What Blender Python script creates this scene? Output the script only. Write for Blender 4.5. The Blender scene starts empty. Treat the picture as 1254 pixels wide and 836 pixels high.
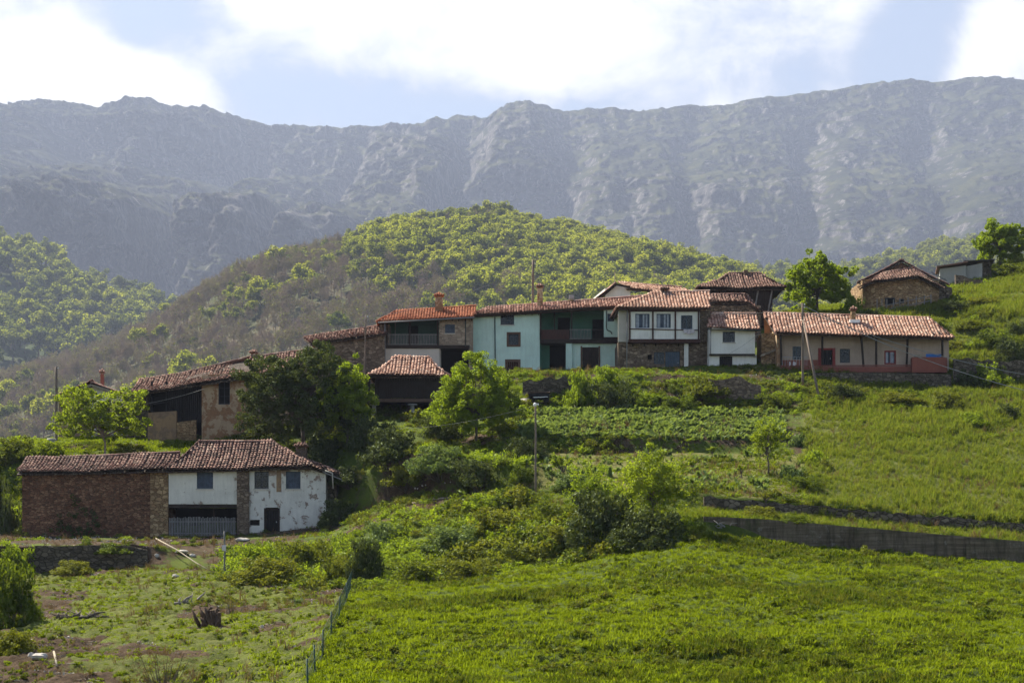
import bpy, math, random
import numpy as np
from mathutils import Vector, Matrix
from mathutils.bvhtree import BVHTree
R = math.radians
rnd = random.Random(7)
rs = np.random.RandomState(11)
sc = bpy.context.scene
COL = sc.collection
FL, HZ = 2090.0, 690.0          # focal length in photo pixels, row of the eye-level line

def W(px, py, d):               # a sight line's point at distance d, used to measure the photo
    return Vector(((px-627.0)/FL*d, d, (HZ-py)/FL*d))

#--------------------------------------------------------------- numpy noise
def _h(i, j, k, s):
    n = (i*374761393 + j*668265263 + k*2147483647 + s*1274126177) & 0xffffffff
    n = ((n ^ (n >> 13))*1274126177) & 0xffffffff
    n = ((n ^ (n >> 16))*2246822519) & 0xffffffff
    return ((n ^ (n >> 15)) & 0xffffff)/float(0xffffff)
def vn(x, y, z=0.0, s=0):
    x = np.asarray(x, float); y = np.asarray(y, float); z = np.zeros_like(x)+z
    xi, yi, zi = np.floor(x).astype(np.int64), np.floor(y).astype(np.int64), np.floor(z).astype(np.int64)
    fx, fy, fz = x-xi, y-yi, z-zi
    fx, fy, fz = [f*f*(3-2*f) for f in (fx, fy, fz)]
    o = 0
    for a in (0, 1):
        for b in (0, 1):
            for c in (0, 1):
                o = o + _h(xi+a, yi+b, zi+c, s)*(fx if a else 1-fx)*(fy if b else 1-fy)*(fz if c else 1-fz)
    return o*2-1
def fbm(x, y, z=0.0, o=4, s=0, g=.5):
    t = 0; a = 1; n = 0
    for i in range(o):
        t = t+a*vn(x*2**i, y*2**i, z*2**i, s+i*17); n += a; a *= g
    return t/n
def ridged(x, y, z=0.0, o=4, s=0, g=.55):
    t = 0; a = 1; n = 0
    for i in range(o):
        t = t+a*(1-2*np.abs(vn(x*2**i, y*2**i, z*2**i, s+i*13))); n += a; a *= g
    return t/n

#--------------------------------------------------------------- objects
def tag(o, label=None, cat=None, group=None, kind=None):
    if label: o['label'] = label
    if cat: o['category'] = cat
    if group: o['group'] = group
    if kind: o['kind'] = kind
    return o
def empty(name, loc, rz=0.0):
    o = bpy.data.objects.new(name, None); COL.objects.link(o)
    o.location = loc; o.rotation_euler = (0, 0, rz); o.empty_display_size = .3
    return o
def link(name, me, parent=None):
    o = bpy.data.objects.new(name, me); COL.objects.link(o)
    if parent is not None: o.parent = parent
    return o
def npmesh(name, V, F, mats, c=None, mi=None, smooth=False):
    """V (n,3); F (m,k) equal-sized faces"""
    V = np.asarray(V, np.float32); F = np.asarray(F, np.int32)
    me = bpy.data.meshes.new(name)
    me.vertices.add(len(V)); me.vertices.foreach_set('co', V.ravel())
    k = F.shape[1]
    me.loops.add(F.size); me.loops.foreach_set('vertex_index', F.ravel())
    me.polygons.add(len(F))
    me.polygons.foreach_set('loop_start', np.arange(len(F), dtype=np.int32)*k)
    me.polygons.foreach_set('loop_total', np.full(len(F), k, np.int32))
    for m in (mats if isinstance(mats, (list, tuple)) else [mats]): me.materials.append(m)
    if mi is not None: me.polygons.foreach_set('material_index', np.asarray(mi, np.int32))
    me.polygons.foreach_set('use_smooth', np.full(len(F), smooth))
    me.update(calc_edges=True)
    if c is not None:
        a = me.attributes.new('c', 'FLOAT', 'FACE'); a.data.foreach_set('value', np.asarray(c, np.float32))
    return me

class MB:
    def __init__(s): s.v = []; s.f = []; s.c = []
    def quad(s, a, b, c, d, col=.5):
        n = len(s.v); s.v += [tuple(a), tuple(b), tuple(c), tuple(d)]; s.f.append((n, n+1, n+2, n+3)); s.c.append(col)
    def tri(s, a, b, c, col=.5):
        n = len(s.v); s.v += [tuple(a), tuple(b), tuple(c)]; s.f.append((n, n+1, n+2)); s.c.append(col)
    def poly(s, pts, col=.5):
        n = len(s.v); s.v += [tuple(p) for p in pts]; s.f.append(tuple(range(n, n+len(pts)))); s.c.append(col)
    def box(s, x0, x1, y0, y1, z0, z1, col=.5, rot=0, j=0):
        p = [(x, y, z) for x in (x0, x1) for y in (y0, y1) for z in (z0, z1)]
        if j: p = [(a+rnd.uniform(-j, j), b+rnd.uniform(-j, j), c+rnd.uniform(-j, j)) for a, b, c in p]
        if rot:
            cx, cy = (x0+x1)/2, (y0+y1)/2; cs, sn = math.cos(rot), math.sin(rot)
            p = [(cx+(a-cx)*cs-(b-cy)*sn, cy+(a-cx)*sn+(b-cy)*cs, c) for a, b, c in p]
        n = len(s.v); s.v += p
        for q in ((0, 1, 3, 2), (4, 6, 7, 5), (0, 4, 5, 1), (2, 3, 7, 6), (0, 2, 6, 4), (1, 5, 7, 3)):
            s.f.append(tuple(n+i for i in q)); s.c.append(col)
    def bar(s, a, b, w, h=None, col=.5):      # rectangular bar between two points
        a = Vector(a); b = Vector(b); h = h or w
        t = (b-a).normalized(); r = t.cross(Vector((0, 0, 1)))
        if r.length < .01: r = Vector((1, 0, 0))
        r.normalize(); u = r.cross(t)
        n = len(s.v)
        for p in (a, b):
            for i, k in ((-1, -1), (1, -1), (1, 1), (-1, 1)): s.v.append(tuple(p+r*(i*w/2)+u*(k*h/2)))
        for q in ((0, 1, 2, 3), (7, 6, 5, 4), (0, 4, 5, 1), (1, 5, 6, 2), (2, 6, 7, 3), (3, 7, 4, 0)):
            s.f.append(tuple(n+i for i in q)); s.c.append(col)
    def tube(s, pts, rad, k=8, col=.5):
        pts = [Vector(p) for p in pts]
        if not isinstance(rad, (list, tuple)): rad = [rad]*len(pts)
        n0 = len(s.v)
        for i, p in enumerate(pts):
            t = (pts[min(i+1, len(pts)-1)]-pts[max(i-1, 0)]).normalized()
            r = t.cross(Vector((0, 0, 1)))
            if r.length < .05: r = t.cross(Vector((0, 1, 0)))
            r.normalize(); u = r.cross(t)
            for a in range(k):
                an = a*2*math.pi/k; s.v.append(tuple(p+(r*math.cos(an)+u*math.sin(an))*rad[i]))
        for i in range(len(pts)-1):
            for a in range(k):
                b = (a+1) % k
                s.f.append((n0+i*k+a, n0+i*k+b, n0+(i+1)*k+b, n0+(i+1)*k+a)); s.c.append(col)
        s.f.append(tuple(n0+a for a in range(k))[::-1]); s.c.append(col)
        s.f.append(tuple(n0+(len(pts)-1)*k+a for a in range(k))); s.c.append(col)
    def mesh(s, name, mat, smooth=False):
        me = bpy.data.meshes.new(name); me.from_pydata(s.v, [], s.f); me.update()
        for m in (mat if isinstance(mat, (list, tuple)) else [mat]): me.materials.append(m)
        a = me.attributes.new('c', 'FLOAT', 'FACE'); a.data.foreach_set('value', s.c)
        if smooth: me.polygons.foreach_set('use_smooth', [True]*len(s.f))
        return me
    def build(s, name, mat, parent=None, smooth=False):
        return link(name, s.mesh(name, mat, smooth), parent)

#--------------------------------------------------------------- materials
class N:
    def __init__(s, name):
        s.m = bpy.data.materials.new(name); s.m.use_nodes = True
        s.t = s.m.node_tree; s.t.nodes.clear(); s.o = s.n('ShaderNodeOutputMaterial')
    def n(s, k, **kw):
        x = s.t.nodes.new(k)
        for a, b in kw.items():
            if a.startswith('i_'):
                key = a[2:]; key = int(key) if key.isdigit() else key.replace('_', ' ')
                x.inputs[key].default_value = b
            else: setattr(x, a, b)
        return x
    def l(s, a, b): s.t.links.new(a, b); return b
    def coord(s, kind='Object', scale=(1, 1, 1)):
        t = s.n('ShaderNodeTexCoord'); m = s.n('ShaderNodeMapping'); m.inputs['Scale'].default_value = scale
        s.l(t.outputs[kind], m.inputs[0]); return m.outputs[0]
    def pos(s, scale=(1, 1, 1)):
        t = s.n('ShaderNodeNewGeometry'); m = s.n('ShaderNodeMapping'); m.inputs['Scale'].default_value = scale
        s.l(t.outputs['Position'], m.inputs[0]); return m.outputs[0]
    def noise(s, v, scale, detail=4, rough=.6, dist=0):
        x = s.n('ShaderNodeTexNoise'); x.inputs['Scale'].default_value = scale; x.inputs['Detail'].default_value = detail
        x.inputs['Roughness'].default_value = rough; x.inputs['Distortion'].default_value = dist
        s.l(v, x.inputs['Vector']); return x.outputs[0]
    def ramp(s, f, stops):
        x = s.n('ShaderNodeValToRGB'); e = x.color_ramp.elements
        while len(e) < len(stops): e.new(.5)
        for i, (p, c) in enumerate(stops):
            e[i].position = p; e[i].color = (*(c if isinstance(c, tuple) else (c, c, c)), 1)
        s.l(f, x.inputs[0]); return x.outputs[0]
    def mix(s, f, a, b, blend='MIX'):
        x = s.n('ShaderNodeMix', data_type='RGBA', blend_type=blend)
        for i, v in ((0, f), (6, a), (7, b)):
            if hasattr(v, 'links') or hasattr(v, 'is_linked'): s.l(v, x.inputs[i])
            else: x.inputs[i].default_value = v if i == 0 else (*v, 1)
        return x.outputs[2]
    def math(s, op, a, b=0.0, clamp=False):
        x = s.n('ShaderNodeMath', operation=op, use_clamp=clamp)
        for i, v in ((0, a), (1, b)):
            if hasattr(v, 'is_linked'): s.l(v, x.inputs[i])
            else: x.inputs[i].default_value = v
        return x.outputs[0]
    def attr(s, name, out='Fac'):
        x = s.n('ShaderNodeAttribute', attribute_name=name); return x.outputs[out]
    def bump(s, h, st, dist):
        x = s.n('ShaderNodeBump'); x.inputs['Strength'].default_value = st; x.inputs['Distance'].default_value = dist
        s.l(h, x.inputs['Height']); return x.outputs[0]
    def bsdf(s, col, rough=.85, normal=None, spec=.2, metal=0):
        x = s.n('ShaderNodeBsdfPrincipled')
        if hasattr(col, 'is_linked'): s.l(col, x.inputs['Base Color'])
        else: x.inputs['Base Color'].default_value = (*col, 1)
        x.inputs['Roughness'].default_value = rough; x.inputs['Specular IOR Level'].default_value = spec
        x.inputs['Metallic'].default_value = metal
        if normal is not None: s.l(normal, x.inputs['Normal'])
        s.l(x.outputs[0], s.o.inputs[0]); return s.m

def m_plain(name, c, rough=.8, var=.25, scale=3, spec=.2, metal=0, bump=.3):
    n = N(name); v = n.coord()
    f = n.noise(v, scale, 5, .65)
    col = n.mix(n.ramp(f, [(.3, 0.), (.7, 1.)]), tuple(x*(1-var) for x in c), tuple(min(1, x*(1+var)) for x in c))
    return n.bsdf(col, rough, n.bump(n.noise(v, scale*5, 4), bump, .02), spec, metal)
def m_wood(name, c, var=.5, rough=.85):
    n = N(name); v = n.coord(scale=(9, 9, 1.2))
    f = n.noise(v, 1.2, 6, .7); g = n.noise(n.coord(), .8, 3)
    col = n.mix(n.ramp(f, [(.3, 0.), (.7, 1.)]), tuple(x*(1-var) for x in c), tuple(x*(1+var) for x in c))
    col = n.mix(n.ramp(g, [(.35, 0.), (.75, .5)]), col, tuple(x*.5+.03 for x in c))
    return n.bsdf(col, rough, n.bump(f, .5, .02))
def m_plaster(name, c, peel=(.3, .2, .13), amt=.0, stain=.35, lines=False):
    """painted render: rain streaks, blotches, patches where the coat has come off (amt)"""
    n = N(name); v = n.coord()
    big = n.noise(v, .55, 5, .65); st = n.noise(n.coord(scale=(3, 3, .35)), 1.3, 5, .7)
    col = n.mix(n.ramp(big, [(.3, 0.), (.75, 1.)]), tuple(x*(1-stain*.55) for x in c), c)
    col = n.mix(n.math('MULTIPLY', n.ramp(st, [(.45, 0.), (.75, 1.)]), stain*.7), col, tuple(x*.45 for x in c))
    h = n.noise(v, 9, 4)
    if amt > 0:
        p = n.noise(v, .9, 8, .72, .3)
        e = .5+(.5-amt)*.45
        mk = n.ramp(p, [(e-.02, 0.), (e+.02, 1.)])
        pc = n.mix(n.noise(v, 3.5, 4), tuple(x*.45 for x in peel), tuple(x*1.4 for x in peel))
        col = n.mix(mk, col, pc)
        h = n.math('SUBTRACT', h, mk)
    return n.bsdf(col, .9, n.bump(h, .5, .04))
def m_stone(name, cs, mortar, scale=2.6, flat=1.7, bump=1.0):
    n = N(name); v = n.coord(scale=(1, 1, flat))
    w = n.n('ShaderNodeTexNoise'); w.inputs['Scale'].default_value = 2.0; n.l(v, w.inputs['Vector'])
    vv = n.n('ShaderNodeVectorMath', operation='MULTIPLY_ADD'); n.l(w.outputs['Color'], vv.inputs[0]); vv.inputs[1].default_value = (.25,)*3; n.l(v, vv.inputs[2])
    a = n.n('ShaderNodeTexVoronoi', feature='F1'); a.inputs['Scale'].default_value = scale; n.l(vv.outputs[0], a.inputs['Vector'])
    b = n.n('ShaderNodeTexVoronoi', feature='DISTANCE_TO_EDGE'); b.inputs['Scale'].default_value = scale; n.l(vv.outputs[0], b.inputs['Vector'])
    sx = n.n('ShaderNodeSeparateColor'); n.l(a.outputs['Color'], sx.inputs[0])
    k = len(cs)-1
    col = n.ramp(sx.outputs[0], [(i/k, c) for i, c in enumerate(cs)])
    col = n.mix(n.math('MULTIPLY', sx.outputs[1], .5), col, mortar, 'MULTIPLY')
    m = n.ramp(b.outputs['Distance'], [(.0, 0.), (.09, 1.)])
    col = n.mix(m, mortar, col)
    big = n.noise(n.coord(), .4, 4, .6)
    col = n.mix(n.ramp(big, [(.35, 0.), (.7, .55)]), col, tuple(x*.45 for x in cs[0]))
    h = n.math('ADD', n.math('MULTIPLY', m, .6), n.math('ADD', n.math('MULTIPLY', sx.outputs[2], .5), n.math('MULTIPLY', n.noise(v, 12, 3), .3)))
    return n.bsdf(col, .92, n.bump(h, bump, .12))
def m_tile(name, cs, lichen=.3, dark=(.03, .02, .015)):
    n = N(name); c = n.attr('c'); v = n.coord()
    k = len(cs)-1
    col = n.ramp(c, [(0, dark), (.08, dark)]+[(.12+.88*i/k, x) for i, x in enumerate(cs)])
    col = n.mix(n.ramp(n.noise(v, .5, 5, .7), [(.42, 0.), (.7, .75)]), col, tuple(x*.45 for x in cs[0]))
    col = n.mix(n.math('MULTIPLY', n.ramp(n.noise(v, 5, 5, .75), [(.52, 0.), (.62, 1.)]), lichen), col, (.30, .27, .20))
    return n.bsdf(col, .9, n.bump(n.noise(v, 14, 3), .4, .03))
def m_leaf(name, c0, c1, trans=.35, c2=None, spec=True):
    """leaves: colour differs from leaf to leaf and from plant to plant; part of the light passes through"""
    n = N(name); a = n.attr('c'); oi = n.n('ShaderNodeObjectInfo')
    col = n.ramp(a, [(0, c0), (1, c1)])
    if c2: col = n.mix(n.ramp(oi.outputs['Random'], [(.2, 0.), (.95, 1.)]), col, c2)
    d = n.n('ShaderNodeBsdfDiffuse'); n.l(col, d.inputs[0])
    t = n.n('ShaderNodeBsdfTranslucent'); tc = n.mix(1.0, col, (1.35, 1.3, .55), 'MULTIPLY'); n.l(tc, t.inputs[0])
    mx = n.n('ShaderNodeMixShader'); mx.inputs[0].default_value = trans
    n.l(d.outputs[0], mx.inputs[1]); n.l(t.outputs[0], mx.inputs[2])
    last = mx.outputs[0]
    if spec:
        g = n.n('ShaderNodeBsdfGlossy'); g.inputs['Roughness'].default_value = .45; g.inputs[0].default_value = (.6, .7, .5, 1)
        m2 = n.n('ShaderNodeMixShader'); m2.inputs[0].default_value = .02
        n.l(last, m2.inputs[1]); n.l(g.outputs[0], m2.inputs[2]); last = m2.outputs[0]
    n.l(last, n.o.inputs[0]); return n.m

M = {}
M['plaster_white'] = m_plaster('plaster_white', (.74, .71, .62), amt=.24, peel=(.3, .23, .17), stain=.5)
M['plaster_clean'] = m_plaster('plaster_clean', (.77, .75, .69), amt=.14, peel=(.42, .37, .3), stain=.45)
M['plaster_peel'] = m_plaster('plaster_peel', (.52, .38, .24), amt=.5, peel=(.28, .155, .08), stain=.6)
M['plaster_lower'] = m_plaster('plaster_lower', (.72, .69, .62), amt=.36, peel=(.28, .21, .17), stain=.5)
M['plaster_grey'] = m_plaster('plaster_grey', (.52, .48, .42), amt=.15, stain=.4)
M['plaster_ochre'] = m_plaster('plaster_ochre', (.38, .25, .14), amt=.5, peel=(.25, .17, .11), stain=.5)
def m_retain():
    n = N('retaining'); v = n.coord()
    b = n.noise(n.coord(scale=(.25, .25, 5)), 1.0, 4, .6); s = n.noise(n.coord(scale=(2.2, 2.2, .3)), 1.0, 6, .75); g = n.noise(v, .35, 6, .7)
    col = n.mix(n.ramp(b, [(.35, 0.), (.65, 1.)]), (.085, .066, .044), (.17, .135, .095))
    col = n.mix(n.ramp(s, [(.44, 0.), (.68, .9)]), col, (.035, .027, .016))
    col = n.mix(n.ramp(n.noise(v, 1.7, 6, .8), [(.58, 0.), (.66, .8)]), col, (.20, .18, .15))
    col = n.mix(n.ramp(g, [(.52, 0.), (.66, .8)]), col, (.045, .055, .015))
    return n.bsdf(col, .95, n.bump(n.math('ADD', b, n.noise(v, 6, 5)), .9, .08))
M['mint'] = m_plaster('mint', (.58, .75, .66), amt=.12, peel=(.4, .42, .38), stain=.4)
M['green_wall'] = m_plaster('green_wall', (.06, .15, .105), stain=.3)  # green kept darker than its paint: shade of the balcony recess put into it
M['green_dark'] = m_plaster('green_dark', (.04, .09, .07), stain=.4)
M['ochre'] = m_plaster('ochre', (.50, .34, .10), stain=.3)
M['cream'] = m_plaster('cream', (.46, .35, .27), amt=.08, peel=(.3, .2, .14), stain=.55)
M['terracotta'] = m_plaster('terracotta', (.25, .085, .06), stain=.45)
M['stone_red'] = m_stone('stone_red', [(.15, .07, .040), (.25, .12, .065), (.36, .20, .11), (.20, .11, .065)], (.10, .07, .05), 3.2, 1.8)
M['stone_tan'] = m_stone('stone_tan', [(.30, .18, .09), (.46, .31, .165), (.56, .40, .22), (.36, .22, .115)], (.18, .12, .065), 2.4, 1.6)
M['stone_brown'] = m_stone('stone_brown', [(.17, .12, .085), (.27, .20, .14), (.37, .28, .20)], (.12, .09, .065), 2.6, 1.6)
M['stone_pale'] = m_stone('stone_pale', [(.30, .24, .18), (.38, .31, .24), (.45, .37, .28)], (.25, .2, .15), 2.2, 1.5, .7)
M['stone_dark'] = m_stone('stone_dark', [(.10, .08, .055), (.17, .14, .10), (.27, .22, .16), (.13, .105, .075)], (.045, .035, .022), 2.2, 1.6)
M['concrete'] = m_plaster('concrete', (.16, .14, .115), amt=.35, peel=(.07, .06, .045), stain=1.1)
M['concrete_pale'] = m_plaster('concrete_pale', (.36, .35, .32), stain=.4)
M['timber'] = m_wood('timber', (.028, .018, .013))
M['timber_red'] = m_wood('timber_red', (.055, .022, .016))
M['wood_black'] = m_wood('wood_black', (.013, .011, .011))
M['wood_grey'] = m_wood('wood_grey', (.20, .19, .18))
M['wood_pale'] = m_wood('wood_pale', (.27, .23, .17), .4)
M['pole_wood'] = m_wood('pole_wood', (.17, .13, .10), .35)
M['bark'] = m_wood('bark', (.10, .08, .06), .4)
M['bark_pale'] = m_wood('bark_pale', (.21, .18, .16), .35)
M['frame_dark'] = m_plain('frame_dark', (.035, .04, .05), .6)
M['frame_blue'] = m_plain('frame_blue', (.055, .08, .11), .6)
M['frame_brown'] = m_plain('frame_brown', (.11, .065, .045), .7)
M['frame_red'] = m_plain('frame_red', (.20, .03, .025), .6)
M['pipe'] = m_plain('pipe', (.16, .16, .16), .5, spec=.4)
M['pipe_dark'] = m_plain('pipe_dark', (.035, .045, .04), .5, spec=.4)
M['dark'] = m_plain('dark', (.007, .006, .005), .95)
M['white'] = m_plain('white', (.75, .74, .72), .8, .1)
M['blue'] = m_plain('blue', (.03, .12, .34), .6)
M['cloth'] = m_plain('cloth', (.52, .47, .48), .9, .2)
M['metal'] = m_plain('metal', (.35, .36, .37), .4, .1, metal=.7)
M['wire'] = m_plain('wire', (.22, .22, .21), .6)
M['glass'] = m_plain('glass', (.006, .008, .011), .15, spec=.3, bump=.02)
M['drape'] = m_plain('drape', (.30, .32, .36), .9, .3)
M['curtain'] = m_plain('curtain', (.05, .065, .095), .5, .5)
M['fence_green'] = m_plain('fence_green', (.05, .085, .065), .7)
M['rock'] = m_plain('rock', (.40, .37, .33), .9, .4, 1.5, bump=.8)
M['earth'] = m_plain('earth', (.085, .055, .038), .95, .5, 1.5, bump=.9)
M['path'] = m_plain('path', (.27, .22, .165), .95, .2, 1.2, bump=.6)
M['tile_orange'] = m_tile('tile_orange', [(.36, .11, .05), (.50, .18, .085), (.58, .25, .13)], .12)
M['tile_pink'] = m_tile('tile_pink', [(.30, .14, .10), (.46, .25, .19), (.58, .36, .28), (.64, .46, .37)], .3)
M['tile_bright'] = m_tile('tile_bright', [(.30, .14, .095), (.50, .28, .20), (.62, .40, .30), (.68, .52, .42)], .4)
M['tile_old'] = m_tile('tile_old', [(.10, .05, .04), (.19, .09, .07), (.31, .17, .13), (.42, .29, .22)], .45)
M['tile_old2'] = m_tile('tile_old2', [(.13, .06, .045), (.25, .115, .085), (.38, .21, .155), (.50, .35, .27)], .45)
M['retain'] = m_retain()
# foliage
M['lf_fig'] = m_leaf('lf_fig', (.10, .14, .012), (.22, .28, .025), .62)
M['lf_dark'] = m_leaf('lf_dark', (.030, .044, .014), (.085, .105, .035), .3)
M['lf_bright'] = m_leaf('lf_bright', (.095, .14, .012), (.21, .28, .026), .62)
M['lf_bush'] = m_leaf('lf_bush', (.045, .07, .008), (.125, .165, .02), .5, (.13, .14, .02))
M['lf_grass'] = m_leaf('lf_grass', (.070, .106, .006), (.165, .213, .014), .55, (.145, .19, .016), False)
M['lf_grassd'] = m_leaf('lf_grassd', (.030, .055, .006), (.085, .12, .014), .45, (.10, .11, .02), False)
M['lf_grass2'] = m_leaf('lf_grass2', (.065, .10, .014), (.145, .19, .032), .5, (.15, .17, .035), False)
M['lf_pale'] = m_leaf('lf_pale', (.07, .11, .035), (.15, .20, .075), .4)
M['lf_wood'] = m_leaf('lf_wood', (.11, .135, .022), (.20, .23, .04), .6, (.24, .26, .045), False)
M['lf_wood2'] = m_leaf('lf_wood2', (.07, .095, .025), (.14, .17, .04), .5, (.17, .19, .045), False)
M['twig'] = m_leaf('twig', (.24, .18, .155), (.38, .30, .26), .3, (.34, .29, .19), False)
M['dry'] = m_leaf('dry', (.10, .065, .04), (.19, .13, .08), .2, None, False)
#--------------------------------------------------------------- near ground, lofted through measured contour lines
ST = [
 (-500, [(900,70),(760,95),(700,130),(680,134),(665,142),(650,152),(595,165),(570,170),(560,173),(555,176),(548,180),(545,195),(600,240),(700,420)]),
 (0,    [(880,70),(765,97),(704,132),(668,133),(661,148),(655,157),(602,166),(566,170),(556,172),(550,175),(545,179),(543,192),(600,240),(720,420)]),
 (30,   [(880,70),(768,96),(703,134),(667,134.5),(661,150),(655,157),(602,165),(563,169),(554,172),(549,175),(543,178),(540,192),(600,245),(715,420)]),
 (165,  [(880,68),(775,92),(696,135),(666,135.5),(660,151),(655,157),(602,164),(560,169),(552,172),(547,175),(541,178),(530,192),(590,250),(700,420)]),
 (240,  [(880,66),(780,90),(697,133),(674,141),(660,150),(655,157),(602,164),(562,169),(552,172),(546,175),(540,178),(520,195),(570,250),(690,420)]),
 (290,  [(880,64),(785,87),(712,126),(674,140),(659,150),(652,157),(602,163),(568,167),(551,170),(541,174),(532,178),(500,195),(560,250),(690,420)]),
 (400,  [(880,60),(776,82),(716,122),(668,138),(651,150),(641,156),(588,161),(557,165),(545,168),(525,174),(490,182),(468,196),(520,250),(690,420)]),
 (440,  [(880,58),(772,83),(714,120),(654,138),(640,147),(628,153),(582,155),(546,162),(530,166),(512,172),(478,183),(455,196),(500,250),(680,420)]),
 (500,  [(880,58),(771,84),(711,118),(631,140),(618,147),(607,151),(556,152.4),(536,160),(522,165),(510,171),(475,184),(452,198),(490,250),(680,420)]),
 (560,  [(880,58),(770,84),(706,117),(617,138),(610,144),(603,147),(562,148.4),(548,158),(531,163),(512,170),(468,184),(448,198),(480,250),(680,420)]),
 (640,  [(880,58),(768,84),(695,116),(610,134),(604,138),(599,141),(572,142),(546,152),(535,153.5),(501,168),(459,178),(450,198),(470,250),(680,420)]),
 (700,  [(880,58),(766,84),(685,116),(640,124),(615,132),(600,136),(572,143),(554,151.5),(536,152.5),(500,168),(459,176),(448,198),(460,250),(660,420)]),
 (780,  [(880,58),(764,84),(668,116),(652,120),(628,127),(606,130),(578,140),(554,151.5),(537,152.5),(500,168),(457,174),(440,200),(440,250),(640,420)]),
 (860,  [(880,58),(762,84),(650,117.5),(632,119),(622,125),(604,126),(580,138),(554,151.5),(539,152.5),(500,168),(461,174),(430,200),(420,250),(620,420)]),
 (930,  [(880,58),(762,84),(660,119),(637,119.5),(628,125),(611,125.6),(582,138),(555,151),(540,152.8),(502,168),(468,173),(400,206),(390,250),(600,420)]),
 (1000, [(880,58),(762,84),(668,120),(643,120.5),(634,126),(617,126.6),(585,137),(556,148),(535,154),(504,165),(483,170),(388,210),(378,250),(560,420)]),
 (1060, [(880,58),(762,84),(674,120),(648,120.5),(639,126),(623,126.6),(588,137),(556,148),(530,156),(502,167),(487,172),(384,211),(372,250),(540,420)]),
 (1150, [(880,58),(762,84),(682,120),(656,120.5),(646,126),(630,126.6),(592,138),(556,149),(528,157),(500,167),(480,173),(376,212),(345,245),(500,420)]),
 (1254, [(880,58),(762,84),(693,120),(665,120.5),(655,126),(639,126.6),(600,137),(560,148),(525,158),(494,168),(476,173),(385,203),(318,245),(470,420)]),
 (1750, [(900,58),(780,84),(720,120),(700,120.5),(690,126),(670,126.6),(620,137),(570,148),(520,158),(480,168),(455,173),(330,203),(240,245),(440,420)]),
]
ROWN = [6, 80, 100, 16, 12, 8, 14, 14, 6, 16, 14, 50, 20, 12]
SPX = np.array([s[0] for s in ST], float)
RZ = np.array([[(HZ-p)/FL*d for p, d in s[1]] for s in ST])
RD = np.array([[d for p, d in s[1]] for s in ST], float)
cols = np.concatenate([np.linspace(-500, -110, 14), np.arange(-100, 1360, 5.0), np.linspace(1370, 1750, 14)])
kz = np.stack([np.interp(cols, SPX, RZ[:, k]) for k in range(14)], 1)
kd = np.stack([np.interp(cols, SPX, RD[:, k]) for k in range(14)], 1)
kz = np.concatenate([np.full((len(cols), 1), -2.4), kz], 1); kd = np.concatenate([np.full((len(cols), 1), 4.0), kd], 1)
gz, gd, gt = [], [], []
for k in range(14):
    for j in range(ROWN[k]):
        t = j/ROWN[k]; z = kz[:, k]*(1-t)+kz[:, k+1]*t
        if k == 11:       # hillside shelves behind the village: steps fade in towards the right
            q = t*5; tt = (np.floor(q)+np.clip((q-np.floor(q)-.55)/.45, 0, 1))/5
            wgt = np.clip((cols-1090)/80, 0, 1)
            z = z*(1-wgt)+(kz[:, k]*(1-tt)+kz[:, k+1]*tt)*wgt
        gz.append(z); gd.append(kd[:, k]*(1-t)+kd[:, k+1]*t); gt.append(np.full(len(cols), k+t))
gz.append(kz[:, 14]); gd.append(kd[:, 14]); gt.append(np.full(len(cols), 14.))
gz, gd, gt = np.array(gz), np.array(gd), np.array(gt)
gpx = np.broadcast_to(cols, gz.shape)
gx = (gpx-627)/FL*gd
gx[0] = (cols-627)/FL*40
am = .22*fbm(gx/6, gd/6, o=4, s=3)+.10*fbm(gx/1.1, gd/1.1, o=3, s=9)
k = gt
smoothrows = np.where((k > 3.0) & (k < 5.2) & (gpx > 850), .3, 1.0)
bank = np.where((k >= 3) & (k <= 4) & (gpx > 270) & (gpx < 860), 2.2, 1.0)
gz = gz+am*smoothrows*bank*np.clip(gd/60, .3, 1.2)
gz = gz+np.where((k > 1) & (k < 3), .35*fbm(gx/14, gd/9, o=2, s=21)+(.24+.26*np.clip(vn(gx/9, gd/9, s=5)+.4, 0, 1))*(.6-np.abs(fbm(gx/1.7, gd/1.1, o=3, s=88))*2.4), 0)
nr, nc = gz.shape
V = np.stack([gx, gd, gz], -1).reshape(-1, 3)
ii = (np.arange(nr-1)[:, None]*nc+np.arange(nc-1)[None, :]).ravel()
F = np.stack([ii, ii+1, ii+nc+1, ii+nc], 1)
def fence_px(py): return 443-68*(py-680)/156.0
pyv = HZ-gz/gd*FL
left = (gpx < np.where(k < 3, fence_px(np.clip(pyv, 660, 1200)), 0)) & (k < 3.0)
dn = fbm(gx/3.2, gd/3.2, o=4, s=31)
dirt = np.where(left, np.clip((dn-.10)*3.0, 0, 1)*.9+.12, 0.)
dirt = np.where((gpx < 90) & (pyv > 720) & (k < 3), np.clip(dirt+.5+dn, 0, 1), dirt)
dirt = np.where((k > 3.2) & (k < 6) & (gpx < 430), np.clip(.75+dn, 0, 1), dirt)
dirt = np.where((k > 4.05) & (k < 6.1) & (gpx >= 380) & (gpx < 600), np.clip(.5+dn, 0, 1), dirt)
dirt = np.where((k >= 6) & (k <= 7.0) & (gpx > 430) & (gpx < 640), np.clip(.5+dn, 0, 1), dirt)
dirt = np.where((k >= 8) & (k <= 9.0) & (gpx > 560) & (gpx < 985), np.clip(.45+dn, 0, 1), dirt)
dirt = np.where((k > 9) & (k < 10) & (gpx > 630) & (gpx < 985), .35+.4*np.clip(dn*2, 0, 1), dirt)
dirt = np.where((k >= 10) & (k <= 11.1), np.clip(.25+dn, 0, 1), dirt)
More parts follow.
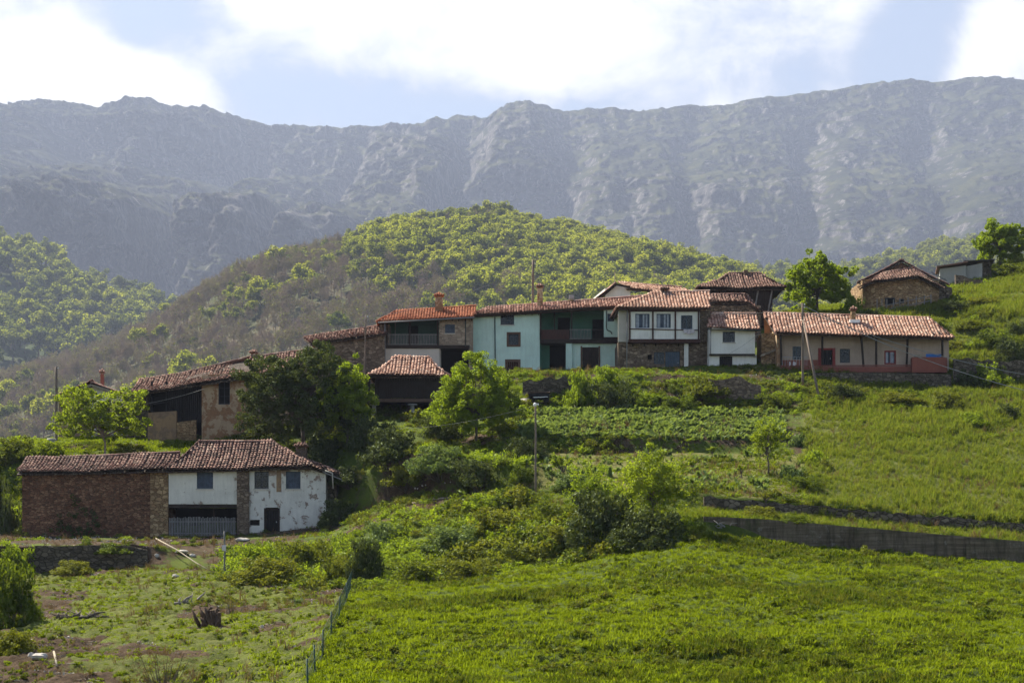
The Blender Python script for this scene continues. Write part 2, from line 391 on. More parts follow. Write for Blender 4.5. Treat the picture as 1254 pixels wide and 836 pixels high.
dry = np.where((k > 6) & (k < 8) & (gpx > 640) & (gpx < 1000), .75, 0.)
dry = np.where((k > 6) & (k < 11) & (gpx >= 985), .35+.4*fbm(gx/7, gd/7, o=2, s=5), dry)
dry = np.where((k > 11) & (gpx > 900), .3+.5*fbm(gx/5, gd/5, o=3, s=6), dry)
dry = np.where((k < 3) & left, .35, dry)
def m_ground():
    n = N('ground'); v = n.pos()
    g = n.ramp(n.noise(v, .35, 6, .7), [(.3, (.035, .055, .010)), (.5, (.065, .090, .014)), (.72, (.10, .13, .018))])
    d = n.ramp(n.noise(v, 1.1, 5, .7), [(.3, (.10, .095, .03)), (.7, (.17, .16, .06))])
    e = n.ramp(n.noise(v, 1.6, 6, .75), [(.25, (.025, .016, .010)), (.5, (.06, .04, .025)), (.75, (.14, .10, .065))])
    a = n.n('ShaderNodeAttribute', attribute_name='mask'); s = n.n('ShaderNodeSeparateColor'); n.l(a.outputs['Color'], s.inputs[0])
    br = n.math('MULTIPLY', n.math('SUBTRACT', n.noise(v, 2.2, 5, .75), .5), 1.6)
    col = n.mix(n.math('ADD', s.outputs[1], br, True), g, d)
    f = n.ramp(n.math('ADD', s.outputs[0], br, True), [(.38, 0.), (.62, 1.)])
    col = n.mix(f, col, e)
    return n.bsdf(col, .95, n.bump(n.noise(v, 5, 6, .75), .9, .15), .05)
M['ground'] = m_ground()
me = npmesh('ground', V, F, M['ground'], smooth=True)
a = me.color_attributes.new('mask', 'FLOAT_COLOR', 'POINT')
a.data.foreach_set('color', np.stack([dirt, dry, dry*0, dry*0+1], -1).astype(np.float32).ravel())
ground = tag(link('ground', me), kind='structure')
BV = BVHTree.FromPolygons([tuple(v) for v in V.tolist()], [tuple(f) for f in F.tolist()])
def hit(px, py):
    """where the sight line through this spot of the photo meets the ground"""
    D = Vector(((px-627)/FL, 1, (HZ-py)/FL)).normalized()
    h = BV.ray_cast(Vector((0, 0, 0)), D, 600)
    return h[0] if h[0] is not None else None
def gz_at(x, y):
    h = BV.ray_cast(Vector((x, y, 300)), Vector((0, 0, -1)), 600)
    return h[0].z if h[0] is not None else 0.0
def base(px, py, d=None):       # a standing spot: on the sight line if the ground is met there, else at d
    p = hit(px, py)
    if p is None or (d and abs(p.y-d) > 14):
        x = (px-627)/FL*d; return Vector((x, d, gz_at(x, d)))
    return p

#--------------------------------------------------------------- far hills and mountain
FAR = 2.6
def loft(name, stations, rowd, n_cols, px0, px1, disp, mat, nrows):
    """stations: px -> list of py for each row distance rowd"""
    sp = np.array([s[0] for s in stations], float)
    c = np.linspace(px0, px1, n_cols)
    K = len(rowd)
    py = np.stack([np.interp(c, sp, [s[1][k] for s in stations]) for k in range(K)], 1)
    Z, D, T = [], [], []
    for k in range(K-1):
        m = nrows[k]
        for j in range(m+(k == K-2)):
            t = j/m; z0 = (HZ-py[:, k])/FL*rowd[k]; z1 = (HZ-py[:, k+1])/FL*rowd[k+1]
            Z.append(z0*(1-t)+z1*t); D.append(np.full(n_cols, rowd[k]*(1-t)+rowd[k+1]*t)); T.append(np.full(n_cols, k+t))
    Z, D, T = np.array(Z), np.array(D), np.array(T)
    C = np.broadcast_to(c, Z.shape); X = (C-627)/FL*D
    X, D, Z = [q*FAR for q in disp(X, D, Z, T, C)]
    r, q = Z.shape
    V = np.stack([X, D, Z], -1).reshape(-1, 3)
    ii = (np.arange(r-1)[:, None]*q+np.arange(q-1)[None, :]).ravel()
    F = np.stack([ii, ii+1, ii+q+1, ii+q], 1)
    o = tag(link(name, npmesh(name, V, F, mat, smooth=True)), kind='structure')
    return o, V, F

SKY = [(-900,175),(-300,150),(0,141),(40,135),(90,133),(130,139),(180,130),(215,138),(250,138),(290,148),(310,150),(345,157),(370,154),(420,160),(460,157),(500,158),(560,148),(595,150),(615,137),(648,131),(675,144),(720,141),(760,142),(820,138),(880,130),(930,122),(1000,113),(1060,104),(1110,101),(1160,101),(1254,101),(1500,90),(1900,70)]
def m_mountain():
    n = N('mountain'); v = n.pos(); g = n.n('ShaderNodeNewGeometry')
    s = n.n('ShaderNodeSeparateXYZ'); n.l(g.outputs['Normal'], s.inputs[0])
    st = n.noise(n.pos((1, 1, .6)), .0013, 13, .70, .9)
    sp = n.noise(n.pos((1, 1, .5)), .022, 9, .78)
    rock = n.ramp(sp, [(.34, (.022, .02, .021)), (.50, (.11, .102, .096)), (.68, (.38, .355, .34))])
    gr = n.ramp(n.noise(v, .005, 11, .75), [(.35, (.012, .016, .008)), (.5, (.044, .052, .016)), (.66, (.13, .13, .035))])
    a = n.math('ADD', n.math('MULTIPLY', n.math('SUBTRACT', st, .5), 4.6), n.math('MULTIPLY', n.math('SUBTRACT', sp, .5), 2.0))
    sz = n.n('ShaderNodeSeparateXYZ'); gp = n.n('ShaderNodeNewGeometry'); n.l(gp.outputs['Position'], sz.inputs[0])
    low = n.ramp(n.math('DIVIDE', sz.outputs[2], 2600.0), [(.18, -.0), (.40, 1.)])
    f = n.math('ADD', a, n.math('MULTIPLY', n.math('SUBTRACT', .70, s.outputs[2]), 2.4))
    f = n.math('ADD', f, n.math('MULTIPLY', n.math('SUBTRACT', n.attr('crag'), .28), .75))
    f = n.math('ADD', f, n.math('MULTIPLY', n.math('SUBTRACT', low, 1.0), .8))
    f = n.ramp(n.math('ADD', f, .25), [(.40, 0.), (.56, 1.)])
    return n.bsdf(n.mix(f, gr, rock), .95, n.bump(n.math('ADD', sp, st), 1.0, 40), .05)
M['mountain'] = m_mountain()
def dm(X, D, Z, T, C):
    top = np.clip(T, 0, 3)/3
    w = np.clip(1.15-.9*np.clip((T-2.96)/.04, 0, 1), 0, 1)
    leftw = np.clip(1.15-(C-300)/700, .45, 1.15)       # crags are bolder on the left half
    big = ridged(X/520+5, Z/900+D/2600, o=2, s=4)
    mid = ridged(X/170, Z/170, D/700, o=4, s=8)
    sm = ridged(X/42, Z/38, D/200, o=4, s=12)
    fade = np.clip(T/.5, .15, 1)
    sm2 = ridged(X/15, Z/24, D/90, o=3, s=15)
    D2 = D-(270*big*leftw*np.clip((3.05-T)/.6, .1, 1)+95*mid*leftw*np.clip((3.06-T)/.35, .12, 1)+(30+34*np.clip(leftw-.4, 0, 1))*sm+13*sm2)*w*fade
    led = fbm(X/300, Z/70, o=4, s=40)
    global CRAG
    g = np.zeros_like(X); cr = np.zeros_like(X)
    for p3, p1, wd, dp in ((330, 205, 20, 260), (455, 330, 14, 140), (110, 40, 16, 150), (585, 500, 16, 150), (700, 660, 22, 120), (845, 800, 20, 90), (1010, 930, 26, 110), (1150, 1090, 24, 100)):
        cx = p1+(p3-p1)*np.clip((T-1)/2, -.3, 1)+14*fbm(Z/160, X*0+p3, o=3, s=90)
        g = g+.75*dp*np.exp(-((C-cx)/wd)**2)*np.clip((T-.6)/.6, 0, 1)*np.clip((3.02-T)/.4, .05, 1)
    for px_, t_, wx, wt, dp in ((150, 1.9, 75, .42, 240), (90, 1.2, 60, .25, 100), (370, 1.75, 85, .38, 200), (640, 2.7, 42, .25, 55), (480, 2.5, 60, .3, 120), (250, 2.7, 60, .25, 120), (820, 2.1, 90, .3, 110), (980, 2.4, 90, .3, 110), (1180, 2.0, 80, .35, 130), (180, 2.8, 50, .2, 40)):
        k_ = np.exp(-((C-px_)/wx)**2-((T-t_)/wt)**2); g = g-.62*dp*k_; cr = cr+k_*(.9 if px_ < 500 else .45)
    D2 = D2+g; CRAG = np.clip(cr, 0, 1.2)
    Z2 = Z+(13*fbm(X/90, D/120, o=5, s=50)+10*led)*fade*np.where(T > 2.95, .35, 1)
    Z2 = Z2+np.where(T > 2.9, 6.0*np.abs(fbm(X/26, X*0, o=4, s=77))+8*np.clip(fbm(X/110, X*0, o=2, s=79), 0, 1), 0)
    return X, D2, Z2
CRAG = None
def ms(p, y):
    # rows: foot, foot of the crags, mid slope, shoulder, skyline, behind
    return (p, [470, 395+12*math.sin(p/130), 300, y, y+25])
mountain, MV, MF = loft('mountain', [ms(p, y) for p, y in SKY], [1500, 1900, 2500, 3300, 3700], 1000, -500, 1700, dm, M['mountain'], [30, 150, 330, 14])
at_ = mountain.data.attributes.new('crag', 'FLOAT', 'POINT'); at_.data.foreach_set('value', CRAG.astype(np.float32).ravel())

def m_hill(name, ga, gb, ea):
    n = N(name); v = n.pos()
    col = n.ramp(n.noise(v, .05, 7, .7), [(.3, ga), (.6, gb)])
    col = n.mix(n.ramp(n.noise(v, .03, 5, .7), [(.45, 0.), (.65, .8)]), col, ea)
    return n.bsdf(col, .95, n.bump(n.noise(v, .25, 6, .75), .8, 2.0), .05)
M['hill'] = m_hill('hill', (.03, .04, .014), (.065, .075, .025), (.13, .10, .075))
M['hill2'] = m_hill('hill2', (.03, .05, .018), (.06, .085, .026), (.05, .045, .03))
def dh(X, D, Z, T, C): return X, D, Z+8*fbm(X/90, D/90, o=4, s=61)*np.clip(D/500, .3, 1.4)
# wooded spur right behind the village: near row, two middle rows, ridge, behind
HS = [(-900,[900,880,850,800,840]),(-300,[760,720,680,650,690]),(-40,[640,590,548,520,560]),(40,[620,565,520,492,540]),(130,[600,530,480,450,500]),(200,[590,505,450,408,460]),
      (300,[580,475,395,347,400]),(400,[575,455,360,312,370]),(480,[570,440,335,283,340]),(560,[570,430,315,266,325]),(610,[570,425,310,262,320]),(680,[570,425,322,277,335]),
      (760,[575,430,345,306,360]),(840,[580,440,368,328,380]),(920,[590,450,390,350,400]),(1000,[600,470,420,385,430]),(1150,[620,520,470,440,480]),(1400,[650,600,560,540,580]),(1800,[700,650,620,600,640])]
RT = [(-900,820),(-300,540),(-40,462),(40,440),(130,408),(200,374),(250,340),(300,318),(350,302),(400,292),(450,276),(480,266),(530,258),(570,251),(620,253),(660,262),(700,272),(740,281),(790,292),(850,312),(900,328),(950,348),(1000,370),(1150,430),(1400,530),(1800,600)]
def rt(p): return float(np.interp(p, [q[0] for q in RT], [q[1] for q in RT]))
def mid(p, k): return float(np.interp(p, [q[0] for q in HS0], [q[1][k] for q in HS0]))
HS0 = HS; HS = [(q[0], [mid(q[0], 0), mid(q[0], 1), rt(q[0])+18+.42*(mid(q[0], 2)-mid(q[0], 3))+10, rt(q[0])+27+9*math.exp(-((q[0]-600)/170)**2), rt(q[0])+90]) for q in RT]
hill, HV, HF = loft('hill', HS, [300, 430, 580, 700, 900], 240, -700, 1600, dh, M['hill'], [20, 24, 24, 16])
LS = [(-900,[560,400,230,150,200]),(-300,[560,430,300,235,290]),(0,[560,450,350,303,350]),(60,[560,450,362,322,370]),(110,[560,455,385,356,400]),(160,[560,460,395,369,410]),(210,[560,470,415,388,430]),(260,[560,480,435,410,450]),(340,[600,520,480,450,490]),(500,[700,600,560,540,560])]
LS = [(p, [a, b, c+10, d+16, e+16]) for p, (a, b, c, d, e) in LS]
hill_b, LV, LF = loft('hill', LS, [720, 840, 980, 1080, 1250], 90, -600, 420, dh, M['hill2'], [14, 14, 14, 8])
QS = [(700,[600,520,450,420,450]),(820,[560,450,385,360,400]),(880,[540,430,370,348,390]),(950,[520,420,362,345,385]),(1030,[510,410,362,346,385]),(1090,[500,400,350,330,370]),(1150,[490,390,340,316,355]),(1254,[480,375,325,300,340]),(1500,[470,340,290,262,300]),(1900,[460,300,240,200,240])]
QS = [(p, [a, b, c+4, d+8, e+8]) for p, (a, b, c, d, e) in QS]
hill_c, QV, QF = loft('hill', QS, [620, 800, 1000, 1150, 1300], 110, 700, 1900, dh, M['hill2'], [12, 14, 14, 8])
def bvh(V, F): return BVHTree.FromPolygons([tuple(v) for v in V.tolist()], [tuple(f) for f in F.tolist()])
BH = [bvh(HV, HF), bvh(LV, LF), bvh(QV, QF)]
def drop(b, x, y):
    h = b.ray_cast(Vector((x, y, 2000)), Vector((0, 0, -1)), 4000)
    return h[0].z if h[0] is not None else None
#--------------------------------------------------------------- leaves, crowns
def leaves(C, rad, per, size, seed, flat=.0, aspect=.6, up=.35):
    """leaf quads scattered in clumps: C (n,3) clump centres, rad clump radii"""
    r = np.random.RandomState(seed); n = len(C)
    rad = np.broadcast_to(np.asarray(rad, float), (n,))
    cen = np.repeat(C, per, 0); rr = np.repeat(rad, per)
    d = r.normal(size=(n*per, 3)); d /= np.linalg.norm(d, axis=1)[:, None]
    q = r.uniform(.35, 1, n*per)**.6
    p = cen+d*(rr*q)[:, None]*np.array([1, 1, .8])
    nrm = d*.6+r.normal(size=(n*per, 3))*.6+np.array([0, 0, up]); nrm /= np.linalg.norm(nrm, axis=1)[:, None]
    t = np.cross(nrm, r.normal(size=(n*per, 3))); t /= np.linalg.norm(t, axis=1)[:, None]
    b = np.cross(nrm, t)
    L = size*r.uniform(.6, 1.3, n*per)[:, None]; w = L*aspect
    V = np.stack([p-t*L*.5, p+b*w*.5-nrm*L*.08, p+t*L*.5, p-b*w*.5-nrm*L*.08], 1).reshape(-1, 3)
    F = np.arange(len(V)).reshape(-1, 4)
    cc = np.clip(np.repeat(r.uniform(0, 1, n), per)*.45+r.uniform(0, 1, n*per)*.55, 0, 1)
    return V, F, cc
def crown_centres(n, rx, ry, rz, seed, lo=.45, flatbase=-.6):
    r = np.random.RandomState(seed); out = []
    while len(out) < n:
        d = r.normal(size=3); d /= np.linalg.norm(d)
        if d[2] < flatbase and r.rand() < .8: continue
        q = r.uniform(lo, 1.0)*(1+.16*math.sin(5*d[0]+seed)+.12*math.sin(7*d[2]+2*seed))
        out.append((d[0]*rx*q, d[1]*ry*q, d[2]*rz*q))
    return np.array(out)
def add_mesh(A, B):
    """join (V,F,c,mi) quads"""
    V = np.concatenate([A[0], B[0]]); F = np.concatenate([A[1], B[1]+len(A[0])])
    return V, F, np.concatenate([A[2], B[2]]), np.concatenate([A[3], B[3]])
def sticks(P0, P1, r0, r1):
    """square tapered sticks as quads, vectorised"""
    P0 = np.asarray(P0, float); P1 = np.asarray(P1, float); n = len(P0)
    r0 = np.broadcast_to(r0, (n,)); r1 = np.broadcast_to(r1, (n,))
    t = P1-P0; t /= np.linalg.norm(t, axis=1)[:, None]+1e-9
    a = np.cross(t, np.array([.3, .9, .1])); a /= np.linalg.norm(a, axis=1)[:, None]; b = np.cross(t, a)
    vs = []
    for P, rr in ((P0, r0), (P1, r1)):
        for s1, s2 in ((1, 0), (0, 1), (-1, 0), (0, -1)): vs.append(P+(a*s1+b*s2)*rr[:, None])
    V = np.stack(vs, 1).reshape(-1, 3); k = np.arange(n)[:, None]*8
    F = np.concatenate([k+np.array([[i, (i+1) % 4, 4+(i+1) % 4, 4+i]]) for i in range(4)])
    return V, F
def limbs(h, C, r0, seed, fork=.35):
    """trunk plus a limb to each clump centre (bent at one joint)"""
    r = np.random.RandomState(seed); A, B, ra, rb = [], [], [], []
    top = np.array([r.uniform(-.05, .05)*h, r.uniform(-.05, .05)*h, h*.8]); prev = np.zeros(3); pr = r0
    for i in range(1, 5):
        p = top*(i/4)+r.normal(size=3)*h*.012*np.array([1, 1, 0]); q = r0*(1-.2*i)
        A.append(prev); B.append(p); ra.append(pr); rb.append(q); prev, pr = p, q
    for c in C:
        s = r.uniform(fork, .75); a = top*s; m = a*.45+c*.55+r.normal(size=3)*h*.03+np.array([0, 0, h*.03])
        w = r0*(1.05-s)*.55
        A += [a, m]; B += [m, c]; ra += [w, w*.6]; rb += [w*.6, w*.15]
    return sticks(A, B, ra, rb)
def tree(name, loc, label, cat, mats, h, rx, rz, nc=40, per=60, leaf=.22, crad=.9, r0=.16, seed=1, ry=None, group=None, cz=None, lo=.45, up=.35):
    cz = cz if cz is not None else h-rz
    nc = int(nc*2.2); per = max(8, int(per*.62)); crad *= .62
    C = crown_centres(nc, rx, ry or rx, rz, seed, lo)+np.array([0, 0, cz])
    C[:, 2] = np.maximum(C[:, 2], .25)
    t = empty(name, loc, rnd.uniform(0, 0)); tag(t, label, cat, group)
    V, F = limbs(h, C[::2], r0, seed); V[:, 2] -= 0.0
    Vt = V.copy(); Vt[Vt[:, 2] < .3, 2] -= .4
    link('trunk', npmesh('trunk', Vt, F, mats[1]), t)
    LV_, LF_, c = leaves(C, crad*np.random.RandomState(seed+5).uniform(.6, 1.25, nc), per, leaf, seed+3, up=up)
    link('crown', npmesh('crown', LV_, LF_, mats[0], c), t)
    return t

def bush_mesh(nm, seed, mat, n=26, per=34, leaf=.14, flat=.75):
    C = crown_centres(n, .78, .78, .62*flat, seed, .35, -.15); C[:, 2] = np.abs(C[:, 2])*1.1
    V, F, c = leaves(C, .24, per, leaf, seed+1)
    S = np.random.RandomState(seed); k = 14
    P1 = C[:k]; P0 = P1*np.array([.1, .1, 0])-np.array([0, 0, .25])
    SV, SF = sticks(P0, P1, .022, .008)
    V, F, c, mi = add_mesh((V, F, c, np.zeros(len(F), int)), (SV, SF, np.full(len(SF), .3), np.ones(len(SF), int)))
    return npmesh(nm, V, F, [mat, M['bark']], c, mi)
BUSH = {k: [bush_mesh('bush', 30+i+s, M[mt], n=nn, per=pp, leaf=lf) for i in range(4)] for s, (k, mt, nn, pp, lf) in enumerate(
    [('bush', 'lf_bush', 30, 36, .13), ('bright', 'lf_bright', 26, 34, .14), ('dark', 'lf_dark', 30, 36, .12), ('pale', 'lf_pale', 22, 26, .16), ('fig', 'lf_fig', 26, 30, .16)])}
BIGB = {}
def big_bush(kind, i):
    if (kind, i) not in BIGB:
        mt = {'bush': 'lf_bush', 'bright': 'lf_bright', 'dark': 'lf_dark', 'pale': 'lf_pale', 'fig': 'lf_fig', 'dry': 'dry'}[kind]; sd = 500+i*7
        C = crown_centres(150, .80, .80, .55, sd, .45, -.1); C[:, 2] = np.abs(C[:, 2])*1.15
        if kind == 'dry': C = C[:60]
        Vb, Fb, cb_ = leaves(C, .13, 46 if kind != 'dry' else 22, .065 if kind != 'dry' else .05, sd+1, aspect=.6 if kind != 'dry' else .2)
        SV, SF = sticks(C[:40]*np.array([.1, .1, 0])-np.array([0, 0, .25]), C[:40], .014, .005)
        Vb, Fb, cb_, mi = add_mesh((Vb, Fb, cb_, np.zeros(len(Fb), int)), (SV, SF, np.full(len(SF), .3), np.ones(len(SF), int)))
        BIGB[(kind, i)] = npmesh('bush', Vb, Fb, [M[mt], M['bark']], cb_, mi)
    return BIGB[(kind, i)]
def bush(px, py, w, h, label, kind='bush', d=None, group=None, name='bush', cat='bush', sink=.25, dep=None):
    """w, h in photo pixels"""
    p = base(px, py, d); s = p.y/FL
    o = link(name, big_bush(kind, rnd.randint(0, 2)) if w*s > 2.6 else rnd.choice(BUSH[kind])); o.location = p-Vector((0, 0, sink*h*s*.3))
    o.scale = (w*s/1.75, (dep or w)*s/1.75, h*s/.82); o.rotation_euler = (0, 0, rnd.uniform(-.5, .5))
    return tag(o, label, cat, group)

#--------------------------------------------------------------- scatter (ground cover only: grass, crops, undergrowth)
def tuft(seed, n, h, spread, w, lean=.5, broad=False):
    r = np.random.RandomState(seed); V = []; c = []
    for i in range(n):
        a = r.uniform(0, 6.283); q = r.uniform(0, spread); b = np.array([math.cos(a)*q, math.sin(a)*q, -.04])
        d = r.uniform(0, 6.283); dirv = np.array([math.cos(d), math.sin(d), 0]); hh = h*r.uniform(.55, 1.2); l = r.uniform(.1, lean)*hh
        s = np.array([-dirv[1], dirv[0], 0])*w*r.uniform(.6, 1.4)
        m = b+dirv*l*.3+np.array([0, 0, hh*.6]); t = b+dirv*l+np.array([0, 0, hh])
        V += [b-s*.5, b+s*.5, m+s*.45, m-s*.45, m-s*.45, m+s*.45, t+s*(.4 if broad else .06), t-s*(.4 if broad else .06)]; k = r.uniform(); c += [k, k]
    V = np.array(V); return V, np.arange(len(V)).reshape(-1, 4), np.array(c)
SRC = bpy.data.collections.new('growth_sources')      # never linked to the scene: only read by the ground cover
def srcs(key, metas):
    c = bpy.data.collections.new(key)
    for i, me in enumerate(metas):
        o = bpy.data.objects.new('%s_%d' % (key, i), me); c.objects.link(o)
    return c
def scatter(name, P, S, RZr, V_, coll, label, cat, tilt=None):
    """one ground-cover object: points P with scale S, turn RZr, variant V_"""
    P = np.asarray(P, np.float32); n = len(P)
    me = bpy.data.meshes.new(name); me.vertices.add(n); me.vertices.foreach_set('co', P.ravel())
    for nm, typ, dat in (('sc', 'FLOAT_VECTOR', np.asarray(S, np.float32)), ('rt', 'FLOAT_VECTOR', np.asarray(RZr, np.float32)), ('vr', 'INT', np.asarray(V_, np.int32))):
        a = me.attributes.new(nm, typ, 'POINT')
        a.data.foreach_set('vector' if typ == 'FLOAT_VECTOR' else 'value', dat.ravel())
    o = link(name, me); g = bpy.data.node_groups.new(name, 'GeometryNodeTree')
    g.interface.new_socket('Geometry', in_out='INPUT', socket_type='NodeSocketGeometry')
    g.interface.new_socket('Geometry', in_out='OUTPUT', socket_type='NodeSocketGeometry')
    nd = g.nodes; gi = nd.new('NodeGroupInput'); go = nd.new('NodeGroupOutput')
    mp = nd.new('GeometryNodeMeshToPoints'); mp.inputs['Radius'].default_value = .01
    ip = nd.new('GeometryNodeInstanceOnPoints'); ci = nd.new('GeometryNodeCollectionInfo')
    ci.inputs['Collection'].default_value = coll; ci.inputs['Separate Children'].default_value = True; ci.inputs['Reset Children'].default_value = True
    ip.inputs['Pick Instance'].default_value = True
    def at(nm, t):
        x = nd.new('GeometryNodeInputNamedAttribute'); x.data_type = t; x.inputs['Name'].default_value = nm; return x.outputs['Attribute']
    L = g.links.new
    L(gi.outputs[0], mp.inputs[0]); L(mp.outputs[0], ip.inputs['Points']); L(ci.outputs[0], ip.inputs['Instance'])
    L(at('vr', 'INT'), ip.inputs['Instance Index']); L(at('rt', 'FLOAT_VECTOR'), ip.inputs['Rotation']); L(at('sc', 'FLOAT_VECTOR'), ip.inputs['Scale'])
    L(ip.outputs[0], go.inputs[0])
    md = o.modifiers.new('cover', 'NODES'); md.node_group = g
    return tag(o, label, cat, kind='stuff')
# sample points on the near ground, area weighted, with their measured column and row
v4 = V[F]; e1 = v4[:, 1]-v4[:, 0]; e2 = v4[:, 3]-v4[:, 0]
area = np.linalg.norm(np.cross(e1, e2), axis=1)
fpx = gpx.ravel()[F].mean(1); frow = gt.ravel()[F].mean(1); fd = V[F][:, :, 1].mean(1); fdirt = dirt.ravel()[F].mean(1); fleft = left.ravel()[F[:, 0]]
def sample(dens, mask, seed):
    """dens per square metre (array or number) on faces where mask holds"""
    r = np.random.RandomState(seed)
    lam = area*dens*mask; n = r.poisson(lam); idx = np.repeat(np.arange(len(F)), n)
    a, b = r.rand(len(idx)), r.rand(len(idx))
    Q = V[F[idx]]; P = (Q[:, 0]*((1-a)*(1-b))[:, None]+Q[:, 1]*(a*(1-b))[:, None]+Q[:, 2]*(a*b)[:, None]+Q[:, 3]*((1-a)*b)[:, None])
    return P, idx, r
inview = (fpx > -260) & (fpx < 1560) & (fd > 50)
TUFT = srcs('tuft', [npmesh('tuft', *tuft(40+i, 18, .20, .22, .032, 1.1)[:2], M['lf_grass' if i < 3 else 'lf_grassd'], tuft(40+i, 18, .20, .22, .032, 1.1)[2]) for i in range(5)])
TUFT2 = srcs('tall_tuft', [npmesh('tall_tuft', *tuft(60+i, 16, .5, .25, .030, .7)[:2], M['lf_grass2'], tuft(60+i, 16, .5, .25, .030, .7)[2]) for i in range(4)])
TUFT3 = srcs('short_tuft', [npmesh('short_tuft', *tuft(80+i, 12, .11, .16, .03, 1.)[:2], M['lf_grass'], tuft(80+i, 12, .11, .16, .03, 1.)[2]) for i in range(4)])
CROP = srcs('crop', [npmesh('crop', *tuft(90+i, 9, .42, .12, .16, 1.1, True)[:2], M['lf_pale'], tuft(90+i, 9, .42, .12, .16, 1.1, True)[2]) for i in range(4)])
WEED = srcs('weed', [bush_mesh('weed', 100+i, M['lf_bush' if i % 3 else 'lf_bright'], 14, 30, .13, .6) for i in range(6)])
HERB = srcs('herb', [bush_mesh('herb', 120+i, M['lf_grass' if i < 3 else 'lf_bush'], 8, 18, .24, .7) for i in range(5)])
def put(name, dens, mask, seed, coll, nv, smin, smax, label, cat, hz=1.0, clump=None, bank=0):
    P, idx, r = sample(dens, mask & inview, seed)
    if clump is not None:
        f = fbm(P[:, 0]/clump, P[:, 1]/clump, o=3, s=seed); keep = r.rand(len(P)) < np.clip(.55+f*1.8, .04, 1); P, idx = P[keep], idx[keep]
    g = fbm(P[:, 0]/2.2, P[:, 1]/2.2, o=3, s=seed+1)
    g2 = fbm(P[:, 0]/9, P[:, 1]/6, o=3, s=seed+2); s = r.uniform(smin, smax, len(P))*(1+.55*g+.5*g2)
    vr = np.clip(((g2*1.3+g*.5+.36+r.uniform(-.3, .3, len(P)))*nv).astype(int), 0, nv-1)
    S = np.stack([s, s, s*hz*r.uniform(.8, 1.25, len(P))], 1)
    Rr = np.stack([r.uniform(-.15, .15, len(P)), r.uniform(-.15, .15, len(P)), r.uniform(0, 6.28, len(P))], 1)
    print(name, len(P)); return scatter(name, P, S, Rr, vr, coll, label, cat)
near = np.clip((150-fd)/60, .35, 1.6)
mead = (frow > 1) & (frow < 3.0) & (~fleft)
put('meadow_grass', 15*near, mead & (frow >= 1.4) | (mead & (fd > 55)), 201, TUFT, 5, .55, 1.35, 'lush uneven bright green grass of the big sloping meadow in front', 'grass')
put('pasture_grass', 11*np.clip(1.1-fdirt, 0, 1), (frow > 1) & (frow < 3.0) & fleft, 202, TUFT3, 4, .5, 1.6, 'short grazed grass with bare patches below the lower farmhouse', 'grass', clump=2.5)
up = (frow > 4.9) & (frow < 11.3) & (fpx > 985+22*fbm(fpx/13, frow*1.7, o=2, s=3))
put('hay_grass', 9, up, 203, TUFT2, 4, .5, 1.15, 'taller yellowish grass of the upper meadow under the long pink house', 'grass')
put('terrace_grass', 8*np.clip(1.15-fdirt, .05, 1), (frow > 3.9) & (frow < 11.3) & (fpx <= 990) & (fpx > 360) & ~((frow > 9) & (frow < 9.9) & (fpx > 640)), 204, TUFT, 5, .5, 1.2, 'rough grass on the garden terraces and banks below the village', 'grass', clump=3)
put('terrace_grass', 8, (frow > 11.2) & (frow < 14) & (fpx > 940), 205, TUFT2, 4, .6, 1.3, 'grass on the stepped hillside above the long pink house', 'grass')
put('terrace_grass', 7, (frow > 6.2) & (frow < 12.6) & (fpx <= 360), 206, TUFT, 5, .7, 1.6, 'grass on the slope behind the lower farmhouse', 'grass')
put('terrace_grass', 10, (frow > 4) & (frow < 5.05) & (fpx > 830), 207, TUFT2, 4, .4, .9, 'strip of grass along the top of the concrete retaining wall', 'grass')
put('garden_crop', 6.5, (frow > 9.0) & (frow < 9.9) & (fpx > 632) & (fpx < 960), 208, CROP, 4, .7, 1.35, 'pale green leafy potato crop on the garden terrace', 'crop')
put('garden_crop', 1.7, (frow > 6.2) & (frow < 7.95) & (fpx > 640) & (fpx < 990), 209, CROP, 4, .6, 1.2, 'sparse leafy weeds on the middle garden terrace', 'crop', clump=3)
bankm = (((frow > 3) & (frow < 4.1) & (fpx > 275) & (fpx < 850)) | ((frow > 2.9) & (frow < 3) & (fpx > 275) & (fpx < 850)))
put('meadow_herbs', 3.2*near, mead & (frow > 1.3), 216, HERB, 5, .18, .42, 'leafy clumps of clover and herbs in the big meadow', 'herbs', clump=1.6)
put('pasture_herbs', 2.6, (frow > 1.2) & (frow < 3) & fleft, 217, HERB, 5, .12, .34, 'leafy clumps in the grazed pasture', 'herbs', clump=1.6)
put('undergrowth', 1.5, bankm, 210, WEED, 6, .7, 1.7, 'brambles and weeds covering the bank at the top of the meadow', 'undergrowth', hz=1.0)
put('undergrowth', 1.1, (((frow > 4.5) & (frow < 6.0) | (frow > 7.0)) &(frow > 4.5) & (frow < 11.2) & (fpx > 395) & (fpx < 650)) | ((frow > 7.9) & (frow < 9.0) & (fpx > 560) & (fpx < 985)), 211, WEED, 6, .5, 1.3, 'low scrub on the shaded slope under the granary', 'undergrowth', clump=4)
put('undergrowth', 1.5, ((frow >= 9.9) & (frow < 11.05) & (fpx > 600) & (fpx < 1130)), 212, WEED, 6, .5, 1.1, 'scrub on the bank right under the village houses', 'undergrowth')
put('undergrowth', .16, ((frow > 11.2) & (frow < 13.8) & (fpx > 945)) | (up & (frow > 8.6)), 213, WEED, 6, .6, 1.3, 'low bushes dotted over the upper hillside', 'undergrowth', clump=5)
put('undergrowth', .45, ((frow > 3.6) & (frow < 6) & (fpx < 330)) & (fpx > 0), 218, WEED, 6, .25, .7, 'weeds on the earth in front of the lower farmhouse', 'undergrowth', clump=3)
